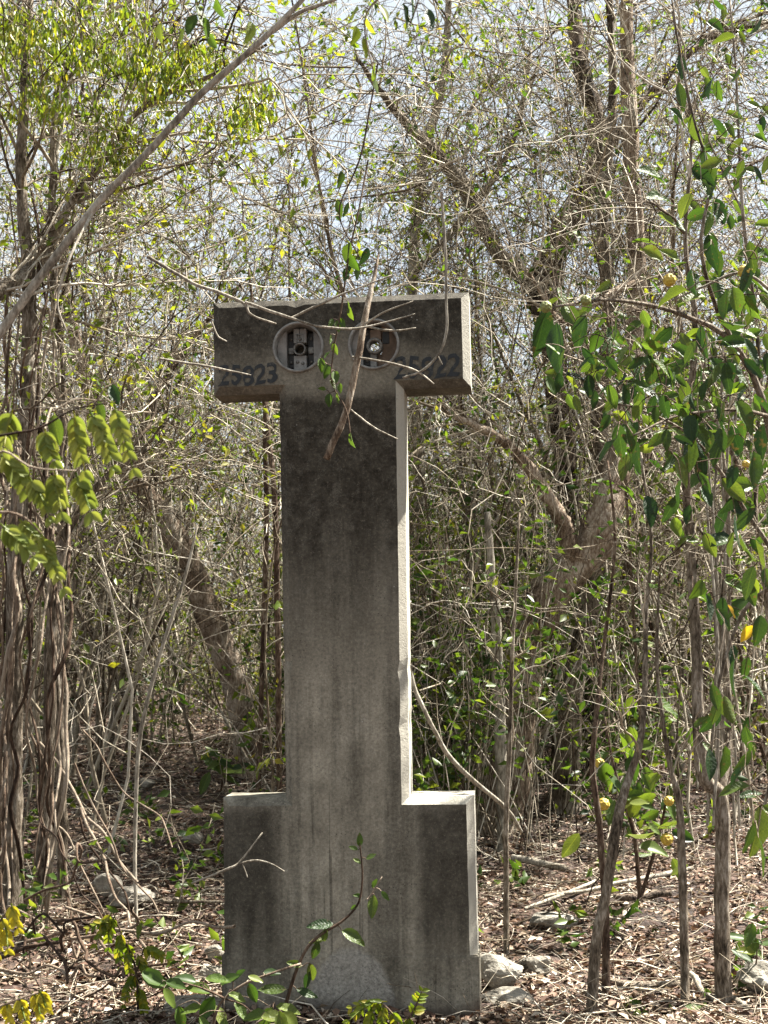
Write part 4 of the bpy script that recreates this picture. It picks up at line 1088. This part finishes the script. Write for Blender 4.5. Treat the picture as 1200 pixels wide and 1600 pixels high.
def frond(root, a, b, Y, n, ln, protos, w=3):
    """drooping compound leaf: a rachis with paired leaflets"""
    (x0, y0), (x1, y1) = a, b
    P, R = stem_part(root, [(x0, y0, Y, w), ((x0 + x1) / 2 + random.uniform(-4, 4), (y0 + y1) / 2 - 4, Y, w), (x1, y1, Y + random.uniform(-.05, .05), w * .6)], M_LEAF_YEL, 9, 'rachis', 5, 0)
    ax = math.atan2(y1 - y0, x1 - x0)
    for k in range(n):
        f = (k + 1) / n; p = P[min(8, int(f * 8))]
        for s in (-1, 1):
            d = Vector((math.cos(ax + s * .75), random.uniform(-.3, .3), -math.sin(ax + s * .75) - .35))
            place_leaf(root, protos, p, d, ln * px_m(Y) * random.uniform(.8, 1.15) * (1.1 - .3 * f), (s * .5, -.7, .5), 'leaflet')

def near_fronds():
    b = at(-60, 1300, 2.0); root = thing('compound_leaf_plant', (b.x, b.y, 0.0), 'yellow-green compound leaves drooping in close at the left edge', 'plant')
    stem_part(root, [(-80, 1900, 2.05, 10), (-70, 1200, 2.05, 9), (-50, 900, 2.0, 8), (-40, 760, 2.0, 7), (-20, 690, 2.0, 5), (60, 670, 2.0, 4), (115, 640, 2.0, 3), (180, 628, 2.0, 2)], M_VINE, 24, 'stem')
    stem_part(root, [(-50, 900, 2.0, 7), (-20, 810, 2.0, 5), (30, 805, 2.0, 4), (65, 835, 2.0, 3)], M_VINE, 12, 'branch')
    stem_part(root, [(-40, 760, 2.0, 5), (0, 705, 2.0, 4), (50, 730, 2.0, 3), (118, 735, 2.0, 2)], M_VINE, 12, 'branch')
    for a, c in [((115, 641), (133, 735)), ((140, 641), (177, 728)), ((178, 631), (208, 732)), ((20, 640), (6, 700)), ((3, 706), (38, 765)), ((45, 745), (77, 808)), ((85, 735), (96, 800)), ((118, 738), (142, 800)), ((0, 818), (52, 870)), ((62, 835), (100, 918)), ((30, 812), (60, 850)), ((70, 670), (85, 720))]:
        frond(root, a, c, 2.0 + random.uniform(-.1, .1), 7, 27 * random.uniform(.85, 1.15), LS_FROND)
    for px, py, ln, an in [(88, 672, 50, 80), (180, 618, 40, 70), (158, 642, 34, 75)]: leaf_px(root, LS_BIG, px, py, 2.2, ln, an, (0, -1, .3))
    b = at(-60, 1500, 2.6); r2 = thing('compound_leaf_plant', (b.x, b.y, 0.0), 'small yellow-leaved sprig poking in at the bottom left corner', 'plant')
    stem_part(r2, [(-90, 1850, 2.6, 8), (-60, 1600, 2.6, 7), (-30, 1500, 2.6, 5), (0, 1440, 2.6, 3), (20, 1415, 2.6, 2)], M_VINE, 16, 'stem')
    stem_part(r2, [(-60, 1600, 2.6, 5), (-20, 1580, 2.6, 4), (60, 1550, 2.6, 3)], M_VINE, 10, 'branch')
    for a, c in [((18, 1412), (28, 1450)), ((0, 1430), (12, 1482)), ((-10, 1440), (-4, 1490)), ((10, 1565), (16, 1600)), ((30, 1558), (40, 1595)), ((50, 1550), (62, 1585)), ((62, 1548), (72, 1575))]:
        frond(r2, a, c, 2.6, 6, 18, LS_BLOOM)
    leaf_px(r2, LS_BIG, 60, 1580, 2.7, 40, 70)
near_fronds()

def top_sprig():
    b = at(200, 200, 3.3); root = thing('diagonal_branch', at(-40, 565, 3.3), 'long pale bare branch slanting across the upper left corner', 'branch')
    stem_part(root, [(-40, 570, 3.3, 14.8), (0, 520, 3.3, 14.8), (60, 440, 3.3, 13.9), (120, 362, 3.3, 13.1), (170, 302, 3.3, 12.3), (212, 262, 3.3, 12.3), (268, 203, 3.3, 11.5), (318, 147, 3.3, 11.5), (380, 92, 3.3, 10.7), (430, 46, 3.3, 9.8), (470, 5, 3.3, 8.2), (500, -40, 3.3, 7.4)], M_PALE, 50, 'branch', 10, .25)
    stem_part(root, [(425, 50, 3.3, 8), (470, 18, 3.3, 7), (530, -5, 3.3, 6), (580, -40, 3.3, 4)], M_PALE, 14, 'twig')
    stem_part(root, [(145, 332, 3.3, 5), (110, 400, 3.2, 4), (90, 470, 3.2, 3), (105, 520, 3.2, 2)], M_PALE, 14, 'twig')
    t = thing('leafy_twig', at(620, -60, 2.6), 'leafy twig hanging down from the top edge of the picture', 'twig')
    stem_part(t, [(640, -60, 2.6, 5), (610, -20, 2.6, 4), (570, 30, 2.6, 3), (585, 120, 2.6, 2)], M_VINE, 14, 'stem')
    stem_part(t, [(640, -60, 2.6, 4), (655, -10, 2.6, 3), (640, 40, 2.6, 2)], M_VINE, 10, 'stem')
    for px, py, ln, an in [(632, 30, 50, 85), (645, 10, 50, 80), (672, 30, 46, 80), (555, 55, 34, 95), (570, 75, 34, 80), (585, 115, 34, 95), (550, 20, 34, 120), (600, 20, 34, 60), (578, 40, 36, 60), (588, 135, 26, 80)]: leaf_px(t, LS_BIG if px > 620 else LS_YEL, px, py, 2.6, ln, an)
    t = thing('leafy_twig', at(330, -60, 2.4), 'blurred leafy twig at the top left above the diagonal branch', 'twig')
    stem_part(t, [(340, -60, 2.4, 4), (325, -10, 2.4, 3), (312, 40, 2.4, 2)], M_VINE, 10, 'stem')
    for px, py, ln, an in [(310, 25, 44, 80), (322, 45, 46, 70), (300, 40, 40, 110), (335, 65, 36, 60), (345, 12, 36, 60), (250, 50, 34, 95), (285, 55, 30, 100), (390, 50, 40, 95), (270, 15, 30, 150)]: leaf_px(t, LS_LIT, px, py, 2.4, ln, an)
top_sprig()

def over_marker():
    t = thing('broken_stick', at(585, 400, 4.25), 'broken dead stick hanging over the right meter socket', 'stick')
    P, R = stem_part(t, [(592, 395, 4.32, 3), (586, 425, 4.3, 6), (577, 470, 4.28, 9), (562, 540, 4.26, 11), (542, 640, 4.25, 11), (514, 719, 4.25, 11)], M_BARK_TAN, 40, 'stick', 9, .3)
    for p in [[(551, 558, 4.26, 4), (600, 565, 4.2, 4), (650, 579, 4.2, 4), (679, 600, 4.2, 2)], [(548, 640, 4.25, 3), (580, 666, 4.2, 3), (622, 687, 4.2, 2)],
              [(560, 512, 4.26, 4), (600, 487, 4.24, 3), (645, 470, 4.22, 2)], [(563, 507, 4.26, 4), (610, 517, 4.2, 4), (650, 512, 4.2, 2)]]: stem_part(t, p, M_PALE, 14, 'twig', 5, .5)
    t = thing('bare_twig', at(300, 440, 4.2), 'thin bare forked twig crossing above the left meter socket', 'twig')
    for p in [[(230, 400, 4.2, 6), (300, 440, 4.2, 6), (345, 457, 4.2, 6), (383, 472, 4.2, 5), (394, 490, 4.2, 4), (432, 506, 4.2, 3)],
              [(383, 472, 4.2, 5), (440, 492, 4.18, 5), (500, 509, 4.15, 4), (555, 513, 4.15, 4), (600, 505, 4.15, 3), (650, 490, 4.15, 2)],
              [(455, 497, 4.17, 4), (520, 466, 4.15, 4), (565, 448, 4.12, 3), (612, 430, 4.1, 3)]]: stem_part(t, p, M_PALE, 22, 'twig', 6, .5)
    t = thing('bare_twig', at(696, 380, 4.2), 'thin bare twig curving down over the number on the right', 'twig')
    for p in [[(690, 300, 4.2, 4), (697, 400, 4.2, 5), (699, 470, 4.2, 5), (700, 512, 4.2, 5), (690, 548, 4.2, 4), (664, 578, 4.2, 4), (630, 591, 4.2, 3)], [(684, 556, 4.2, 3), (692, 570, 4.2, 2)]]: stem_part(t, p, M_PALE, 22, 'twig', 6, .4)
    t = thing('bare_twig', at(330, 575, 4.2), 'short bare twig poking across the number on the left', 'twig')
    for p in [[(250, 560, 4.25, 4), (330, 573, 4.2, 4), (393, 586, 4.2, 2)], [(330, 500, 4.2, 3), (340, 525, 4.2, 3), (354, 534, 4.2, 2)]]: stem_part(t, p, M_PALE, 12, 'twig', 5, .4)
    t = thing('bare_twig', at(350, 1360, 4.3), 'pale dry forked twig against the lower left block of the marker', 'twig')
    for p in [[(300, 1380, 4.4, 3), (355, 1358, 4.3, 4), (375, 1346, 4.3, 3), (410, 1301, 4.3, 2)], [(370, 1350, 4.3, 3), (400, 1344, 4.3, 3), (425, 1350, 4.3, 2), (445, 1362, 4.3, 2)], [(378, 1347, 4.3, 2), (387, 1372, 4.3, 2)]]: stem_part(t, p, M_PALE, 12, 'twig', 5, .4)
    v = thing('hanging_vine', at(548, 370, 4.2), 'slim leafy vine hanging between the two meter sockets', 'vine')
    P, R = stem_part(v, [(575, 250, 4.25, 3), (560, 330, 4.2, 3), (545, 400, 4.2, 3), (533, 480, 4.2, 3), (520, 550, 4.2, 2.5), (518, 600, 4.2, 2), (540, 640, 4.2, 2), (548, 690, 4.2, 1.5)], M_VINE, 30, 'stem', 5, .4)
    for px, py, ln, an in [(545, 395, 34, 100), (552, 410, 30, 70), (538, 430, 26, 100), (545, 480, 22, 75), (548, 490, 22, 85), (517, 505, 18, 110), (528, 510, 22, 80), (535, 505, 20, 60), (515, 530, 18, 100), (502, 570, 24, 80), (510, 580, 24, 95), (524, 590, 24, 85), (520, 600, 20, 60), (503, 608, 14, 180), (532, 607, 18, 85), (514, 625, 22, 95), (528, 622, 20, 80), (549, 688, 26, 85), (523, 545, 20, 70), (512, 555, 16, 120)]:
        leaf_px(v, LS_LIT if random.random() < .5 else LS_SMALL, px, py, 4.2, ln, an)
    v = thing('hanging_vine', at(555, 220, 4.6), 'dark leafed vine dangling in front of the sky above the marker', 'vine')
    stem_part(v, [(590, 100, 4.6, 3), (565, 240, 4.6, 3), (530, 330, 4.6, 2.5), (560, 400, 4.6, 2)], M_VINE, 20, 'stem', 5, .5)
    for px, py, ln, an in [(563, 248, 20, 60), (532, 280, 28, 95), (530, 325, 28, 80), (540, 328, 26, 110), (572, 328, 26, 70), (565, 335, 26, 100), (545, 410, 36, 85), (556, 420, 34, 70), (570, 400, 30, 110)]: leaf_px(v, LS_BIG, px, py, 4.6, ln, an)
over_marker()

def front_sprigs():
    b = at(430, 1625, 4.1)
    t = thing('seedling', (b.x, b.y, 0), 'seedling with glossy pointed leaves leaning across the marker base', 'seedling')
    stem_part(t, [(425, 1660, 4.1, 6), (450, 1555, 4.1, 6), (475, 1490, 4.1, 5), (500, 1462, 4.1, 5), (535, 1440, 4.1, 4), (560, 1412, 4.1, 3.5), (566, 1370, 4.1, 3), (562, 1318, 4.1, 2)], M_VINE, 26, 'stem', 6, .2)
    stem_part(t, [(575, 1405, 4.1, 3), (585, 1390, 4.1, 2), (597, 1370, 4.1, 1.5)], M_VINE, 8, 'twig', 5)
    for px, py, ln, an, s in [(500, 1445, 42, 180, 1), (553, 1464, 42, 25, 1), (583, 1417, 36, 95, 1), (493, 1484, 30, 110, 1), (508, 1460, 22, -80, 0), (495, 1470, 24, 170, 0), (487, 1520, 32, 80, 1), (480, 1532, 30, 110, 1), (602, 1400, 20, 50, 0), (460, 1507, 26, 190, 1), (425, 1546, 44, 180, 1), (480, 1552, 36, 20, 1),
                              (562, 1312, 20, -85, 0), (552, 1325, 16, 200, 0), (558, 1345, 14, 220, 0), (580, 1338, 18, -30, 0), (558, 1400, 14, 190, 0), (553, 1418, 14, 160, 0), (586, 1380, 16, -60, 0)]:
        leaf_px(t, LS_BIG if s else LS_LIT, px, py, 4.1, ln, an, (random.uniform(-.3, .3), -.8, .6))
    b = at(330, 1640, 4.0)
    t = thing('creeper', (b.x, b.y, 0), 'light green creeper with oval leaves sprawling below the marker left corner', 'creeper')
    for p in [[(325, 1650, 4.0, 5), (335, 1590, 4.0, 5), (350, 1560, 4.0, 4), (385, 1535, 4.0, 4), (430, 1518, 4.0, 3.5), (470, 1505, 4.05, 3)], [(350, 1560, 4.0, 4), (320, 1545, 4.0, 3), (270, 1530, 4.0, 2)], [(385, 1650, 4.0, 4), (400, 1600, 4.0, 3), (440, 1585, 4.0, 2)], [(350, 1560, 4.0, 3), (380, 1570, 4.0, 2), (400, 1590, 4, 2)]]:
        stem_part(t, p, M_VINE, 16, 'stem', 6, .2)
    for px, py, ln, an in [(340, 1530, 40, 0), (360, 1532, 34, -20), (375, 1525, 30, -40), (425, 1520, 28, 0), (400, 1530, 26, 20), (395, 1552, 34, 70), (325, 1575, 40, 120), (345, 1590, 40, 60), (310, 1545, 40, 200), (290, 1530, 36, 200), (240, 1530, 44, 30), (275, 1540, 34, 20), (370, 1560, 30, 30), (375, 1580, 34, 60), (430, 1590, 44, 0), (450, 1580, 40, 20), (415, 1595, 44, 120), (440, 1600, 40, 80), (400, 1590, 40, 160), (455, 1597, 40, 40), (350, 1612, 40, 90), (320, 1605, 36, 60), (300, 1580, 36, 160), (265, 1560, 36, 60), (282, 1590, 36, 80)]:
        leaf_px(t, LS_LIT if random.random() < .7 else LS_SMALL, px, py, random.uniform(3.9, 4.1), ln, an, (random.uniform(-.4, .4), -.5, .8))
    b = at(600, 1660, 3.6)
    t = thing('pod_sprig', (b.x, b.y, 0), 'yellowish sprig of small folded leaflets at the bottom centre before the marker', 'sprig')
    for p in [[(615, 1680, 3.6, 4), (625, 1610, 3.6, 4), (610, 1580, 3.6, 3), (590, 1562, 3.6, 2)], [(625, 1610, 3.6, 3), (645, 1580, 3.6, 3), (660, 1548, 3.6, 2)]]: stem_part(t, p, M_VINE, 12, 'stem', 5)
    for a, c in [((590, 1562), (545, 1595)), ((595, 1565), (575, 1605)), ((600, 1570), (600, 1610)), ((610, 1580), (622, 1610)), ((605, 1565), (550, 1575)), ((645, 1590), (660, 1548)), ((640, 1590), (635, 1612))]:
        frond(t, a, c, 3.6, 6, 15, LS_YEL, 2)
    b = at(190, 1600, 4.6)
    t = thing('pod_sprig', (b.x, b.y, 0), 'green podded sprig growing through the vine tangle at lower left', 'sprig')
    for p in [[(215, 1640, 4.6, 4), (213, 1520, 4.6, 4), (190, 1460, 4.6, 3), (175, 1420, 4.6, 2)], [(213, 1520, 4.6, 3), (225, 1480, 4.6, 2)]]: stem_part(t, p, M_VINE, 12, 'stem', 5)
    for a, c in [((175, 1425), (150, 1475)), ((180, 1430), (170, 1480)), ((190, 1455), (190, 1510)), ((200, 1470), (205, 1530)), ((215, 1490), (235, 1530)), ((213, 1520), (195, 1570)), ((215, 1540), (225, 1590)), ((180, 1440), (140, 1450)), ((222, 1480), (262, 1500))]:
        frond(t, a, c, 4.6, 7, 15, LS_YEL, 2)
    for px, py, ln, an in [(220, 1455, 26, 100), (245, 1532, 50, 30), (175, 1420, 22, 200)]: leaf_px(t, LS_LIT, px, py, 4.55, ln, an)
    for k, (px, py, lab) in enumerate([(1085, 1575, 'leafy green seedling at the foot of the thin grey stem'), (990, 1590, 'tiny bright seedling on the litter beside the brown fallen stick'), (1180, 1480, 'broad-leaved seedling at the right edge above the grey rock'), (345, 1200, 'small leafy seedling behind the upper left shoulder of the marker base')]):
        Y = (4.75, 4.7, 4.9, 8)[k]; b = at(px, py + 25, Y)
        t = thing('seedling', (b.x, b.y, float(gz(b.x, b.y))), lab, 'seedling')
        stem_part(t, [(px, py + 40, Y, 3), (px + 3, py + 10, Y, 2.5), (px, py - 10, Y, 2)], M_VINE, 8, 'stem', 5)
        for j in range(12): leaf_px(t, LS_LIT if j % 2 else LS_SMALL, px + random.gauss(0, 20), py + random.gauss(0, 12), Y + random.uniform(-.1, .1), random.uniform(22, 40), random.uniform(-30, 210), (random.uniform(-.4, .4), -.5, .8))
front_sprigs()

# leaf stalks and side twigs: each leaf base joins the nearest wood already in place
def petioles():
    for name, bases in BASES.items():
        root = bpy.data.objects[name]; st = STEMS.get(name)
        if not st: continue
        nodes = np.concatenate([smooth_line(p, len(p) * 3) for p in st]); B = np.array(bases)
        d0 = np.array([np.linalg.norm(nodes - b, axis=1).min() for b in B])
        lines = []
        for k in np.argsort(d0):
            b = B[k]; dd = np.linalg.norm(nodes - b, axis=1); j = int(dd.argmin())
            if dd[j] < .003: continue
            a = nodes[j]; mid = (a + b) / 2 + np.array([0, 0, .16 * dd[j]]) + rng.normal(0, .06, 3) * dd[j]
            c = smooth_line([a, mid, b], 7); lines.append(c); nodes = np.concatenate([nodes, c[2:]])
        if lines:
            part('leaf_stalks', [tubes(np.array(lines), taper(len(lines), 7, .0017, .0009), 4, 0)], [M_VINE], root, kind='stuff')
petioles()
